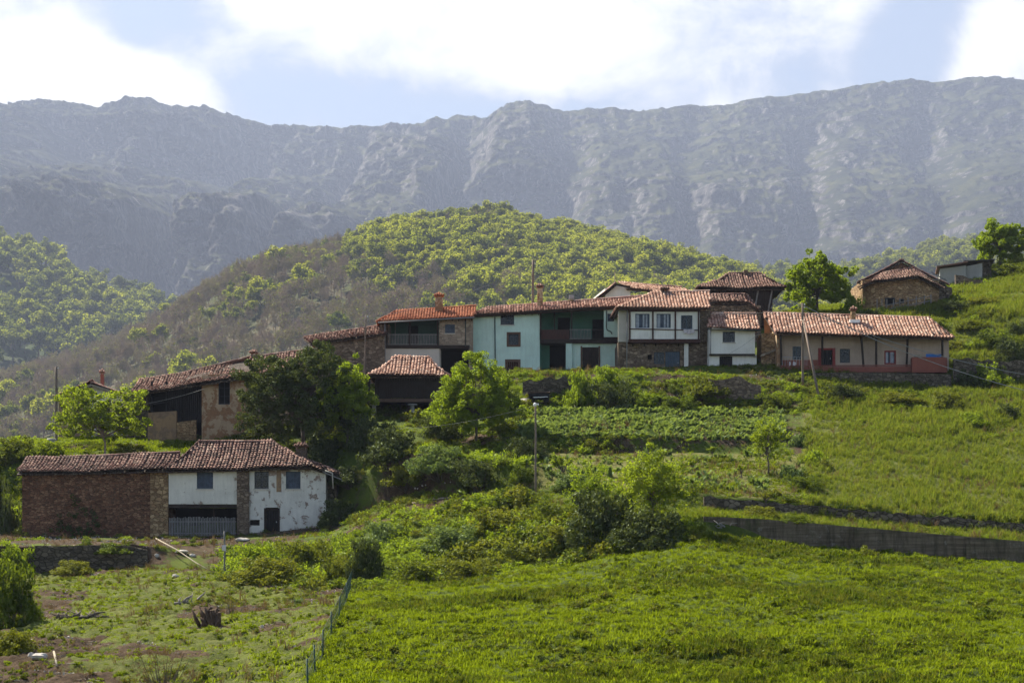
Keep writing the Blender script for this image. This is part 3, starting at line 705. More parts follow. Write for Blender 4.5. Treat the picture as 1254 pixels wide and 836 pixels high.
put('undergrowth', 1.2, ((frow > 5.75) & (frow < 6.25) & (fpx > 770)), 219, WEED, 6, .4, .9, 'weeds hanging over the low dark wall under the upper meadow', 'undergrowth', clump=3)
put('undergrowth', 1.0, ((frow > 11) & (frow < 11.5) & (fpx > 930) & (fpx < 1200)), 220, WEED, 6, .5, 1.1, 'scrub along the foundation of the long pink house', 'undergrowth', clump=3)
put('undergrowth', .45, (frow > 5.8) & (frow < 12) & (fpx < 40), 214, WEED, 6, .8, 1.8, 'scrub on the bank behind the brick end of the lower farmhouse', 'undergrowth')
put('undergrowth', .5, (frow > 3.95) & (frow < 4.5) & (fpx > 840), 221, WEED, 6, .25, .75, 'weeds overhanging the concrete retaining wall', 'undergrowth', clump=2.5)
put('undergrowth', 1.3, (frow > 11.25) & (frow < 12.2) & (fpx > 1120) & (((frow-11)*5 % 1) > .5), 222, WEED, 6, .5, 1.2, 'scrub on the steps of the hillside at the right', 'undergrowth', clump=4)
put('undergrowth', 1.2, (frow > 8.9) & (frow < 9.12) & (fpx > 640) & (fpx < 985), 223, WEED, 6, .3, .75, 'rough growth along the edge of the potato terrace', 'undergrowth')
put('undergrowth', 1.1, (frow > 11.1) & (frow < 11.3) & (fpx > 600) & (fpx < 960), 224, WEED, 6, .3, .7, 'weeds at the foot of the village house walls', 'undergrowth', clump=2)
put('undergrowth', .05, mead & (frow > 2.2), 215, WEED, 6, .3, .6, 'broad leaved weeds dotted through the meadow grass', 'undergrowth')

#--------------------------------------------------------------- woods on the far slopes
PARTS = []
def wood_green(seed, mat, tall=1.0):
    r = np.random.RandomState(seed)
    C = crown_centres(16, 3.3, 3.3, 3.2*tall, seed, .4, -.4)+np.array([0, 0, 6.3])
    Vv, Ff, c = leaves(C, 1.35*r.uniform(.7, 1.3, 16), 54, .72, seed+1, aspect=.75, up=1.0)
    SV, SF = limbs(8.5, C[:7], .22, seed); SV[SV[:, 2] < .2, 2] -= 1.5
    PARTS.append((npmesh('crown', Vv, Ff, mat, c), npmesh('trunk', SV, SF, M['bark'])))
    Vv, Ff, c, mi = add_mesh((Vv, Ff, c, np.zeros(len(Ff), int)), (SV, SF, np.full(len(SF), .3), np.ones(len(SF), int)))
    return npmesh('wood_tree', Vv, Ff, [mat, M['bark']], c, mi)
def wood_bare(seed, leafy):
    r = np.random.RandomState(seed)
    C = crown_centres(24, 2.9, 2.9, 3.4, seed, .3, -.3)+np.array([0, 0, 6.2])
    SV, SF = limbs(9.5, C, .20, seed); SV[SV[:, 2] < .2, 2] -= 1.5
    P0 = np.repeat(C, 11, 0); d = r.normal(size=P0.shape)*.75+np.array([0, 0, .55]); P0 = P0-d*.4; 
    TV, TF = sticks(P0, P0+d*1.35, .05, .022)
    Vv, Ff, c, mi = add_mesh((SV, SF, np.full(len(SF), .45), np.zeros(len(SF), int)), (TV, TF, np.repeat(r.uniform(0, 1, len(P0)), 4)[:len(TF)], np.zeros(len(TF), int)))
    tw = npmesh('crown', TV, TF, M['twig'], np.repeat(r.uniform(0, 1, len(P0)), 4)[:len(TF)])
    PARTS.append((tw, npmesh('trunk', SV, SF, M['twig'])))
    if leafy:
        KV, KF, kc = leaves(C, .9, leafy, .42, seed+9, aspect=.8)
        Vv, Ff, c, mi = add_mesh((Vv, Ff, c, mi), (KV, KF, kc, np.ones(len(KF), int)))
        A_, B_, c_, m_ = add_mesh((TV, TF, np.full(len(TF), .5), np.zeros(len(TF), int)), (KV, KF, kc, np.ones(len(KF), int)))
        PARTS[-1] = (npmesh('crown', A_, B_, [M['twig'], M['lf_wood2']], c_, m_), PARTS[-1][1])
    return npmesh('wood_tree', Vv, Ff, [M['twig'], M['lf_wood2']], c, mi)
WG = [wood_green(300+i, M['lf_wood'], [1, 1.15, .9][i % 3]) for i in range(5)]
WD = [wood_green(320+i, M['lf_wood2'], [1, 1.15, .9][i % 3]) for i in range(4)]
WB = [wood_bare(340+i, [0, 5, 9, 0, 6][i]) for i in range(5)]
WALL_ = WG+WD+WB
recs = []
def wood(b, x0, x1, y0, y1, step, f, seed):
    r = np.random.RandomState(seed); y0, y1, step = y0*FAR, y1*FAR, step*FAR*.80; y = y0
    while y < y1:
        x = x0(y) if callable(x0) else x0; xe = x1(y) if callable(x1) else x1
        while x < xe:
            xx, yy = x+r.uniform(-.8, .8)*step, y+r.uniform(-.8, .8)*step
            z = drop(b, xx, yy)
            if z is not None:
                px, py = xx/yy*FL+627, HZ-z/yy*FL
                k = f(px, py, xx/FAR, yy/FAR, r)
                if k is not None: recs.append((xx, yy, z, k[0], k[1]*FAR*.74*r.uniform(.45, 1.65), r.uniform(0, 6.28), px, py))
            x += step
        y += step*.9
def f_spur(px, py, x, y, r):
    if px < -80 or px > 1300 or y > 760: return None
    n = float(fbm(x/45, y/45, o=3, s=70))
    # bare grass at the foot on the left, woods above it
    foot = 568-.33*px if px < 420 else 430
    if px < 470 and py > foot+10*n*3: return None if r.rand() < .93 else (r.choice([5, 6, 10]), .35)
    if px > 470 and py > 470: return None
    g = np.clip((px-330)/330, 0, 1)*1.0+n*1.1+.18*np.clip((330-py)/60, -1, 1)
    if px > 700: g += .3
    if r.rand() < .28: g += r.uniform(-.75, .6)
    if r.rand() < .06: return None
    if g > .62: return (r.randint(0, 5), .95)
    if g > .38: return (r.choice([0, 3, 5, 6, 7, 10, 11]), .85)
    return (9+r.randint(0, 5), .78) if r.rand() < .85 else None
wood(BH[0], lambda y: -.35*y, lambda y: .30*y, 300, 760, 5.2, f_spur, 401)
def f_left(px, py, x, y, r):
    if px < -60 or px > 330: return None
    n = float(fbm(x/60, y/60, o=3, s=71))
    if n < -.30: return None if r.rand() < .7 else (6, .9)
    return (r.choice([0, 1, 2, 5, 6, 7, 8]), 1.75)
wood(BH[1], lambda y: -.34*y, lambda y: -.12*y, 730, 1120, 11.5, f_left, 402)
def f_right(px, py, x, y, r):
    if px < 780 or px > 1300: return None
    n = float(fbm(x/60, y/60, o=3, s=72))
    if n < -.1: return None
    return (r.choice([0, 5, 6, 7, 8]), 1.5)
wood(BH[2], lambda y: .06*y, lambda y: .34*y, 700, 1200, 9.5, f_right, 403)
# a few that stand out in the photo
for px, d, k, s in ((478, 690, 1, 1.1), (566, 690, 2, 1.2), (583, 700, 0, 1.1), (800, 640, 3, 1.35), (168, 960, 0, 1.2), (312, 690, 1, 1.0), (610, 700, 4, 1.1), (350, 690, 0, .9)):
    b = BH[0] if d < 900 else BH[1]; d *= FAR; s *= FAR*.85; x = (px-627)/FL*d; z = drop(b, x, d)
    if z is not None: recs.append((x, d, z, k, s, 0., px, HZ-z/d*FL-30))
# the 290 that show largest are trees of their own, the rest is woodland
vis = [r_ for r_ in recs if r_[7] < 430-.0*r_[6] or (r_[6] < 200 and r_[7] < 520)]
vis = [r_ for r_ in vis if -5 < r_[6] < 1255]
big = sorted(vis, key=lambda q: -q[4]*(1.0 if q[3] < 9 else .9)/q[1])[:285]
bigset = set(id(q) for q in big)
LBL = {0: ('yellow green leafy tree in the wood on the slope behind the village', 'green trees of the far wood'),
       1: ('darker green leafy tree in the wood on the slope behind the village', 'darker trees of the far wood'),
       2: ('bare brown tree not yet in leaf in the wood behind the village', 'bare trees of the far wood')}
for q in big:
    o = empty('wood_tree', q[:3], q[5]); o.scale = (q[4],)*3
    link('crown', PARTS[q[3]][0], o); link('trunk', PARTS[q[3]][1], o)
    k = 0 if q[3] < 5 else 1 if q[3] < 9 else 2
    tag(o, LBL[k][0], 'tree', LBL[k][1])
rest = [q for q in recs if id(q) not in bigset]
print('wood', len(recs), len(big))
cw = bpy.data.collections.new('wood_sources')
for i, me_ in enumerate(WALL_): cw.objects.link(bpy.data.objects.new('wood_%02d' % i, me_))
RA = np.array([q[:6] for q in rest], float)
scatter('woodland', RA[:, :3], np.repeat(RA[:, 4:5], 3, 1), np.stack([RA[:, 5]*0, RA[:, 5]*0, RA[:, 5]], 1), RA[:, 3].astype(int), cw,
        'mixed spring woodland of green and bare trees covering the far slopes', 'woodland')
# scrub on the foot of the mountain
rb = np.random.RandomState(5)
BM = bvh(MV[::1], MF)

# stones, chips and twigs lying on the bare earth
def chip(seed, stick):
    r = np.random.RandomState(seed); mb = MB()
    for i in range(5):
        x, y = r.uniform(-.4, .4, 2); a = r.uniform(0, 3.14); l = r.uniform(.1, .35) if stick else r.uniform(.04, .12)
        if stick: mb.tube([(x, y, .02), (x+math.cos(a)*l, y+math.sin(a)*l, r.uniform(.02, .08))], [.018, .008], 5)
        else: mb.box(x-l/2, x+l/2, y-l/3, y+l/3, -.02, r.uniform(.03, .08), rot=a, j=.02)
    return mb.mesh('chip', M['rock' if not stick else 'wood_pale'])
CHIP = srcs('chip', [chip(1, False), chip(2, True), chip(3, False), chip(4, True)])
put('litter', 1.1*np.clip(fdirt-.3, 0, 1), (frow > 1.2) & (frow < 6) & (fpx < 430), 230, CHIP, 4, .5, 1.3, 'pebbles, wood chips and twigs on the bare earth of the pasture', 'litter')
put('litter', .5*np.clip(fdirt, 0, 1), (frow > 6) & (frow < 11.5) & (fpx > 430) & (fpx < 1150), 231, CHIP, 4, .5, 1.4, 'stones lying on the banks below the village', 'litter')
DRYT = srcs('dry_stalks', [npmesh('dry_stalks', *tuft(180+i, 14, .45, .2, .02, .9)[:2], M['dry'], tuft(180+i, 14, .45, .2, .02, .9)[2]) for i in range(3)])
put('dry_stalks', .9, (frow > 1.3) & (frow < 6) & (fpx < 430) & (fleft | (frow > 3)), 232, DRYT, 3, .4, 1.1, 'dry brown stalks among the grass of the pasture', 'dry grass', clump=2.5)
put('dry_stalks', .9, (frow > 4) & (frow < 11.4) & (fpx > 430), 233, DRYT, 3, .5, 1.3, 'dry brown stalks on the terraces below the village', 'dry grass', clump=3)
#--------------------------------------------------------------- buildings
def tiles(mb, E0, E1, R1, R0, pitch=.30, tl=.42, seed=0, jit=1.0, ridge=True, sag=.10):
    """rows of curved clay tiles laid up the slope over the polygon eave-left, eave-right, ridge-right, ridge-left"""
    r = random.Random(seed); E0, E1, R1, R0 = map(Vector, (E0, E1, R1, R0))
    ex = (E1-E0).normalized(); nrm = (E1-E0).cross(((R0+R1)/2-(E0+E1)/2)).normalized()
    if nrm.z < 0: nrm = -nrm
    ey = nrm.cross(ex)
    if ey.dot((R0+R1)/2-E0) < 0: ey = -ey
    P = [((p-E0).dot(ex), (p-E0).dot(ey)) for p in (E0, E1, R1, R0)]
    a0, a1 = min(p[0] for p in P), max(p[0] for p in P); bmax = max(p[1] for p in P)
    def inside(a, b):
        s = 0
        for i in range(4):
            x0, y0 = P[i]; x1, y1 = P[(i+1) % 4]
            if abs(x1-x0)+abs(y1-y0) < 1e-6: continue
            c = (x1-x0)*(b-y0)-(y1-y0)*(a-x0)
            if s == 0 and abs(c) > 1e-9: s = 1 if c > 0 else -1
            if c*s < -1e-6: return False
        return True
    ph = r.uniform(0, 6)
    def warp(a, b): return sag*(math.sin(a*.55+ph)+.6*math.sin(a*1.3+b*.9+ph*2))*.5 - sag*1.1*math.sin(math.pi*min(1, max(0, b/max(bmax, .1))))
    na = max(1, int((a1-a0)/pitch)); nb = max(1, int(bmax/tl)+1)
    # the bed under the tiles, as a sagging sheet with thickness
    th = .13; g = 10
    for i in range(na):
        a = a0+(i+.5)*(a1-a0)/na; wob = r.uniform(-.03, .03)*jit
        for j in range(-1, nb):
            b0 = j*tl-.10; b1 = b0+tl*1.12
            bm = (b0+b1)/2
            if not (inside(a, max(.01, bm)) or inside(a, max(.02, b0+.05))): continue
            if j == -1: continue
            cv = min(1, max(.13, r.gauss(.52, .22)))
            if r.random() < .04*jit: cv = .14
            up = r.uniform(-.012, .02)*jit; sk = r.uniform(-.025, .025)*jit; rad = pitch*.40
            pts = []
            for b, lift, rr in ((b0, .055+up, rad), (b1, .015, rad*.8)):
                q = []
                for k in range(5):
                    an = math.pi*k/4; q.append(E0+ex*(a+wob+sk*(1 if b == b0 else 0)-math.cos(an)*rr)+ey*b+nrm*(math.sin(an)*rr*.85+lift+warp(a, b)))
                pts.append(q)
            for k in range(4): mb.quad(pts[0][k], pts[0][k+1], pts[1][k+1], pts[1][k], cv)
            mb.poly(pts[0], cv*.5)
            # channel tile between this and the next
            c0 = E0+ex*(a+wob)+ey*b0+nrm*(warp(a, b0)+.01); c1 = E0+ex*(a+wob)+ey*b1+nrm*(warp(a, b1)-.015)
            h = ex*(a1-a0)/na*.56
            mb.quad(c0-h, c0+h, c1+h, c1-h, .10+cv*.35)
            mb.quad(c0-h-nrm*.06, c0+h-nrm*.06, c0+h, c0-h, .09)
    if ridge and (R1-R0).length > .3:
        ln = (R1-R0).length; m = max(1, int(ln/.42)); up = Vector((0, 0, 1)); side = (R1-R0).normalized().cross(up)
        for i in range(m):
            p0 = R0+(R1-R0)*(i/m); p1 = R0+(R1-R0)*((i+1.1)/m); cv = min(1, max(.2, r.gauss(.6, .2)))
            q = [[p+side*(-math.cos(math.pi*k/4)*rr)+up*(math.sin(math.pi*k/4)*rr+.03-sag*.3+ (.02 if n_ else 0)) for k in range(5)] for n_, (p, rr) in enumerate(((p0, .15), (p1, .13)))]
            for k in range(4): mb.quad(q[0][k], q[0][k+1], q[1][k+1], q[1][k], cv)
            mb.poly(q[0], cv*.5)
def slab(mb, E0, E1, R1, R0, th=.14, drop_=.22, col=.05):
    P = [Vector(p) for p in (E0, E1, R1, R0)]
    n = (P[1]-P[0]).cross((P[2]+P[3])/2-(P[0]+P[1])/2).normalized()
    if n.z < 0: n = -n
    A = [p-n*drop_ for p in P]; B = [p-n*(drop_+th) for p in P]
    mb.quad(*A, col); mb.quad(*B[::-1], col)
    for i in range(4): mb.quad(A[i], A[(i+1) % 4], B[(i+1) % 4], B[i], col)

class House:
    def __init__(s, name, px, py, d, label, cat='house', yaw=0.0, group=None):
        s.O = W(px, py, d); s.a = R(yaw); s.e = Vector((math.cos(s.a), math.sin(s.a), 0)); s.n = Vector((-math.sin(s.a), math.cos(s.a), 0))
        s.root = tag(empty(name, s.O, s.a), label, cat, group); s.d = d; s.roof = None
    def uz(s, px, py, v=0.0):
        D = Vector(((px-627)/FL, 1, (HZ-py)/FL)); t = (v+s.O.dot(s.n))/D.dot(s.n); P = D*t-s.O
        return P.dot(s.e), P.z
    def P(s, px, py, v=0.0): u, z = s.uz(px, py, v); return Vector((u, v, z))
    def wall(s, x0, x1, yb, yt0, yt1, mat, holes=(), v=0.0, th=.35, name='wall', body=None, lx=0.0):
        """front wall between photo columns x0, x1 with openings (px0, px1, py0, py1); body = depth of the side and rear walls"""
        ym = (yt0+yb)/2
        u0, zb = s.uz(x0, yb, v); u1, _ = s.uz(x1, yb, v); za = s.uz(x0, yt0, v)[1]; zc = s.uz(x1, yt1, v)[1]; zb -= lx
        H = []
        for a, b, c, d_ in holes:
            xa, zt = s.uz(a, c, v); xb, zl = s.uz(b, d_, v); H.append((xa, xb, zl, zt))
        us = sorted(set([u0, u1]+[h[i] for h in H for i in (0, 1)])); zs = sorted(set([zb]+[h[i] for h in H for i in (2, 3)]))
        us2 = []
        for i in range(len(us)-1):
            m = max(1, int((us[i+1]-us[i])/1.2)); us2 += [us[i]+(us[i+1]-us[i])*k/m for k in range(m)]
        us2.append(us[-1]); us = [u for i, u in enumerate(us2) if u0-1e-6 <= u <= u1+1e-6]
        zs = [z for z in zs if z >= zb-1e-6]
        top = lambda u: za+(zc-za)*(u-u0)/(u1-u0)
        def cell(i, j):
            if i < 0 or j < 0 or i >= len(us)-1 or j >= len(zs): return None
            uc = (us[i]+us[i+1])/2; z0 = zs[j]; z1 = zs[j+1] if j+1 < len(zs) else top(uc); zc_ = (z0+z1)/2
            for h in H:
                if h[0] < uc < h[1] and h[2] < zc_ < h[3]: return False
            return True
        mb = MB(); jr = {}
        def Z(i, j): return zs[j] if j < len(zs) else top(us[i])
        for i in range(len(us)-1):
            for j in range(len(zs)):
                if not cell(i, j): continue
                a, b = us[i], us[i+1]; q = [(a, Z(i, j)), (b, Z(i+1, j)), (b, Z(i+1, j+1)), (a, Z(i, j+1))]
                f = [(x, v, z) for x, z in q]; k = [(x, v+th, z) for x, z in q]
                mb.quad(*f); mb.quad(*k[::-1])
                for (di, dj, m, n) in ((0, -1, 0, 1), (1, 0, 1, 2), (0, 1, 2, 3), (-1, 0, 3, 0)):
                    if not cell(i+di, j+dj): mb.quad(f[n], f[m], k[m], k[n])
        if body:
            for a, b in ((u0, u0+th), (u1-th, u1)): mb.box(a+.004, b-.004, v+th+.003, v+body, zb, top((a+b)/2)-.01)
            mb.box(u0, u1, v+body+.003, v+body+th, zb, min(za, zc)-.01)
        return mb.build(name, M[mat] if isinstance(mat, str) else mat, s.root)
    def gable(s, side_px, yb, v0, v1, ze, zr, mat, th=.35, name='gable_wall'):
        u, zb = s.uz(side_px, yb, v0); mb = MB(); vm = (v0+v1)/2
        A = [(u, v0, zb-1), (u, v1, zb-1), (u, v1, ze), (u, vm, zr), (u, v0, ze)]; B = [(x+th, y, z) for x, y, z in A]
        mb.poly(A[::-1]); mb.poly(B)
        for i in range(5): j = (i+1) % 5; mb.quad(A[i], A[j], B[j], B[i])
        return mb.build(name, M[mat], s.root)
    def block(s, x0, x1, y0, y1, mat, v=0.0, dv=.2, name='beam', parent=None, col=.5):
        """a box whose front face covers photo columns x0..x1, rows y0(top)..y1"""
        a = s.P(x0, y1, v); b = s.P(x1, y0, v); mb = MB(); mb.box(a.x, b.x, v, v+dv, a.z, b.z, col)
        return mb.build(name, M[mat], parent or s.root)
    def post(s, x0, y0, x1, y1, w, mat, v=0.0, name='post', parent=None):
        mb = MB(); mb.bar(s.P(x0, y0, v), s.P(x1, y1, v), w); return mb.build(name, M[mat], parent or s.root)
    def window(s, x0, x1, y0, y1, frame='frame_dark', pane='glass', v=0.0, muntin=1, out=False, fw=.08, trans=0, sill=True, name='window', inset=.12, label=None, drape=False):
        a = s.P(x0, y1, v); b = s.P(x1, y0, v); u0, u1, z0, z1 = a.x, b.x, a.z, b.z; mb = MB(); f0, f1 = (v-.03, v+.08) if out else (v+inset, v+inset+.08)
        mb.box(u0, u0+fw, f0, f1, z0, z1); mb.box(u1-fw, u1, f0, f1, z0, z1)
        mb.box(u0+fw, u1-fw, f0, f1, z0, z0+fw); mb.box(u0+fw, u1-fw, f0, f1, z1-fw, z1)
        for i in range(muntin):
            c = u0+(u1-u0)*(i+1)/(muntin+1); mb.box(c-.03, c+.03, f0+.01, f1-.01, z0+fw, z1-fw)
        for i in range(trans):
            c = z0+(z1-z0)*(i+1)/(trans+1); mb.box(u0+fw, u1-fw, f0+.02, f1-.02, c-.02, c+.02)
        w_ = mb.build(name, M[frame], s.root)
        if label: w_['label'] = label
        p = MB(); p.box(u0+.03, u1-.03, f0+.035, f0+.06, z0+.03, z1-.03); p.build('pane', M[pane], w_)
        if drape:
            q = MB(); dw = (u1-u0)*.2
            for c0 in (u0+fw, u1-fw-dw, (u0+u1)/2+.04): q.box(c0, c0+dw*(.6 if c0 not in (u0+fw,) else 1), f0+.02, f0+.034, z0+fw, z1-fw, j=.006)
            q.build('curtain', M['drape'], w_)
        if sill:
            q = MB(); q.box(u0-.08, u1+.08, v-.09, v+.05, z0-.10, z0-.004); q.build('sill', M['plaster_grey' if sill is True else sill], w_)
        return w_
    def door(s, x0, x1, y0, y1, mat='timber', frame=None, v=0.0, inset=.18, name='door'):
        a = s.P(x0, y1, v); b = s.P(x1, y0, v); mb = MB(); n = max(2, int((b.x-a.x)/.22))
        for i in range(n):
            p = a.x+(b.x-a.x)*i/n; q = a.x+(b.x-a.x)*(i+1)/n; mb.box(p+.008, q-.008, v+inset, v+inset+.06, a.z, b.z, rnd.uniform(.3, .7))
        d_ = mb.build(name, M[mat], s.root)
        h = MB(); h.box(b.x-.2, b.x-.14, v+inset-.05, v+inset, (a.z+b.z)/2-.08, (a.z+b.z)/2+.05); h.build('handle', M['metal'], d_)
        if frame:
            f = MB(); w = .16
            f.box(a.x-w, a.x, v-.04, v+.1, a.z, b.z+w); f.box(b.x, b.x+w, v-.04, v+.1, a.z, b.z+w); f.box(a.x, b.x, v-.04, v+.1, b.z, b.z+w)
            f.build('door_frame', M[frame], s.root)
        return d_
    def roofing(s, planes, mat, seed=1, pitch=.30, tl=.42, jit=1.0, sag=.10, back=(), name='roof'):
        mb = MB()
        for i, p in enumerate(planes):
            tiles(mb, *p, pitch=pitch, tl=tl, seed=seed+i, jit=jit, sag=sag); slab(mb, *p, drop_=.10+sag*1.2)
        for p in back: slab(mb, *p, drop_=-.02, th=.14, col=.5)
        s.roof = mb.build(name, M[mat], s.root); return s.roof
    def hip(s, u0, u1, v0, v1, ze, zr, ru0, ru1, mat, seed=1, **k):
        vm = (v0+v1)/2; A, B, C, D = Vector((u0, v0, ze)), Vector((u1, v0, ze)), Vector((u1, v1, ze)), Vector((u0, v1, ze)); r0, r1 = Vector((ru0, vm, zr)), Vector((ru1, vm, zr))
        return s.roofing([(A, B, r1, r0), (D, A, r0, r0), (B, C, r1, r1)], mat, seed, back=[(C, D, r0, r1)], **k)
    def chimney(s, x0, x1, y0, y1, mat, v, cap='tile_old2', style=0, parent=None):
        a = s.P(x0, y1, v); b = s.P(x1, y0, v); w = b.x-a.x; mb = MB(); z1 = b.z; mb.box(a.x, b.x, v, v+w, a.z-.8, z1-.28)
        c = mb.build('chimney', M[mat], s.roof if s.roof else s.root); k = MB()
        for i, j in ((0, 0), (1, 0), (0, 1), (1, 1)):
            x = a.x+.03+(w-.15)*i; y = v+.03+(w-.15)*j; k.box(x, x+.1, y, y+.1, z1-.277, z1-.1, .5)
        k.box(a.x-.12, b.x+.12, v-.12, v+w+.12, z1-.1, z1-.02, .5)
        tiles(k, (a.x-.16, v-.16, z1), (b.x+.16, v-.16, z1), (b.x-w*.3, v+w/2, z1+.28), (a.x+w*.3, v+w/2, z1+.28), seed=5, ridge=False, sag=0, tl=.3, pitch=.22)
        k.build('chimney_cap', M[cap], s.roof if s.roof else s.root); return c
    def pipe(s, pts, mat='pipe', v=-.12, r=.055, name='drainpipe'):
        mb = MB(); mb.tube([s.P(x, y, v) for x, y in pts], r, 8); return mb.build(name, M[mat], s.root, smooth=True)
    def gutter(s, x0, y0, x1, y1, v, mat='pipe', r=.08):
        mb = MB(); mb.tube([s.P(x0, y0, v), s.P(x1, y1, v)], r, 8); return mb.build('gutter', M[mat], s.root, smooth=True)
    def railing(s, x0, x1, y0, y1, v, mat, gap=.14, name='railing', w=.04):
        a = s.P(x0, y1, v); b = s.P(x1, y0, v); mb = MB(); mb.box(a.x, b.x, v-.04, v+.06, b.z-.08, b.z); mb.box(a.x, b.x, v-.03, v+.05, a.z, a.z+.08)
        x = a.x+gap/2
        while x < b.x: mb.box(x-w/2, x+w/2, v-w/2+.01, v+w/2+.01, a.z+.08, b.z-.08); x += gap
        return mb.build(name, M[mat], s.root)
    def rafters(s, x0, x1, y, v0, v1, mat='timber', gap=.7, slope=.35):
        a = s.P(x0, y, v0); b = s.P(x1, y, v0); mb = MB(); x = a.x
        while x < b.x: mb.bar((x, v0, a.z), (x, v1, a.z+(v1-v0)*slope), .10, .12); x += gap
        return mb.build('rafters', M[mat], s.root)

#- lower farmhouse: brick and stone barn end, white loft over the cart bay, whitewashed dwelling
A = House('farmhouse', 207, 658, 155, 'long lower farmhouse with red stone barn end and whitewashed front over the pasture')
A.wall(27, 206, 661, 577, 573, 'stone_red', v=0, body=7, lx=1.6, name='barn_wall')
A.block(184, 206, 576, 661, 'stone_tan', v=-.03, dv=.034, name='corner_stones')
A.wall(206.5, 292, 617, 573, 571, 'plaster_white', holes=[(241, 261, 578, 598)], v=0, th=.3, name='loft_wall')
A.window(241, 261, 578, 598, 'frame_blue', 'curtain', v=0, muntin=1, fw=.06, label='blue grey shuttered loft window')
A.block(206.6, 290, 617.3, 621.5, 'timber', v=-.06, dv=.5, name='lintel_beam')
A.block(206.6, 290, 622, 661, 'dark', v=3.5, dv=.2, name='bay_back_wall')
A.block(206.7, 290, 617.6, 620, 'timber', v=.45, dv=3.0, name='bay_ceiling')
A.block(290, 305, 571, 661, 'stone_brown', v=-.22, dv=.8, name='pillar')
mb = MB(); a_ = A.P(207, 658, .1); b_ = A.P(289, 633, .1); x = a_.x
while x < b_.x:
    h_ = rnd.uniform(-.09, .05); mb.box(x, x+.085, .05, .09, a_.z-.1, b_.z+h_, rnd.random(), j=.008); x += .145
mb.box(a_.x, b_.x, .1, .15, a_.z+.35, a_.z+.45); mb.box(a_.x, b_.x, .1, .15, b_.z-.45, b_.z-.35)
mb.build('paling_gate', M['wood_grey'], A.root)
A.post(262, 642, 262, 622, .14, 'timber', v=.6)
A.wall(305.3, 399, 655, 570, 572, 'plaster_lower', holes=[(311.5, 329, 577, 598), (350, 368, 577, 598), (325, 341, 621, 653), (306, 318, 636, 643)], v=0, body=7, lx=1.0, name='wall')
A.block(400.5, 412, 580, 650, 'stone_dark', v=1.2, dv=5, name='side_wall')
A.window(311.5, 329, 577, 598, 'frame_dark', 'glass', muntin=1, trans=1)
A.window(350, 368, 577, 598, 'frame_blue', 'curtain', muntin=1)
A.door(325.5, 340.5, 624, 653, 'wood_black', 'timber')
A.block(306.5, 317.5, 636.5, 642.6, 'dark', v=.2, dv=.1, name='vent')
A.block(338.5, 344.5, 571, 602, 'plaster_ochre', v=-.03, dv=.032, name='damp_stain')
e0 = A.P(20, 577, -.7); e1 = A.P(208, 573, -.7); r0 = A.P(32, 562, 3.2); r1 = A.P(220, 553.5, 3.2)
rear = lambda p: Vector((p.x, 7.9, p.z-1.6))
f0 = A.P(204, 574, -.8); f1 = A.P(383, 569.5, -.8); g0 = A.P(243, 540, 3.6); g1 = A.P(332, 540.5, 3.6)
k0 = A.P(383, 569.5, -.8); k1 = A.P(426, 583, .6); h0 = A.P(404, 566, 7.6)
A.roofing([(e0, e1, r1, r0), (f0, f1, g1, g0), (Vector((f0.x-.2, 7.8, f0.z+.2)), f0, g0, g0), (f1, k1, Vector((g1.x+.3, 3.7, g1.z)), g1), (k1, Vector((k1.x+.2, 7.6, k1.z)), g1, g1)], 'tile_old', 3, jit=2.2, sag=.16,
          back=[(rear(e1), rear(e0), r0, r1), (Vector((f1.x+1, 7.9, f1.z-.2)), Vector((f0.x, 7.9, f0.z)), g0, g1)])
A.chimney(362, 375, 545, 563, 'stone_brown', 2.4)
A.block(206, 400, 571.3, 573.4, 'timber', v=-.12, dv=.11, name='eave_beam')
A.block(30, 206, 575, 577.4, 'timber', v=-.12, dv=.11, name='eave_beam')
A.pipe([(398, 576), (407, 579), (408, 598)], 'plaster_grey', v=-.5, r=.06)
A.post(392, 573, 421, 584, .16, 'timber', v=-.35, name='rafter')
A.post(396, 578, 424, 589, .10, 'wood_grey', v=-.5, name='rafter')
#- tall upper barn
Bn = House('barn', 247, 540, 178, 'tall old barn with dark plank loft and peeling ochre tower, behind the lower farmhouse', 'barn', yaw=-4)
Bn.wall(247, 303, 549, 459, 456, 'plaster_peel', holes=[(267.5, 281.5, 465, 495)], v=0, body=8, lx=1, name='tower_wall')
Bn.window(267.5, 281.5, 465, 495, 'frame_dark', 'dark', muntin=1, trans=2, sill=False)
Bn.wall(181, 216, 549, 505, 503, 'plaster_ochre', v=.5, th=.35, lx=1, name='low_wall')
Bn.wall(216.4, 240, 549, 517, 514, 'stone_tan', v=.5, th=.35, lx=1, name='low_wall')
mb = MB(); a_ = Bn.P(205, 517, 1.2); b_ = Bn.P(247, 468, 1.2); x = a_.x
while x < b_.x-.1: mb.box(x, x+.2, 1.2, 1.25, a_.z, b_.z-rnd.uniform(0, .1), rnd.random()); x += .215
mb.build('plank_wall', M['wood_black'], Bn.root)
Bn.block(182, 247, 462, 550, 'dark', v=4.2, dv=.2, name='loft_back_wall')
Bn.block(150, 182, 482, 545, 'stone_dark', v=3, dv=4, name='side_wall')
for px_ in (186, 204, 222): Bn.post(px_, 505, px_, 467, .2, 'wood_black', v=.75)
for yy_ in (485, 495): Bn.post(184, yy_, 206, yy_-3, .1, 'wood_black', v=.7, name='rail')
e0 = Bn.P(158, 481, -.9); e1 = Bn.P(320, 456.5, -.9); r0 = Bn.P(172, 469, 3.6); r1 = Bn.P(306, 437, 3.6)
e2 = Bn.P(396, 447, -.6); r2 = r1+(e2-e1)
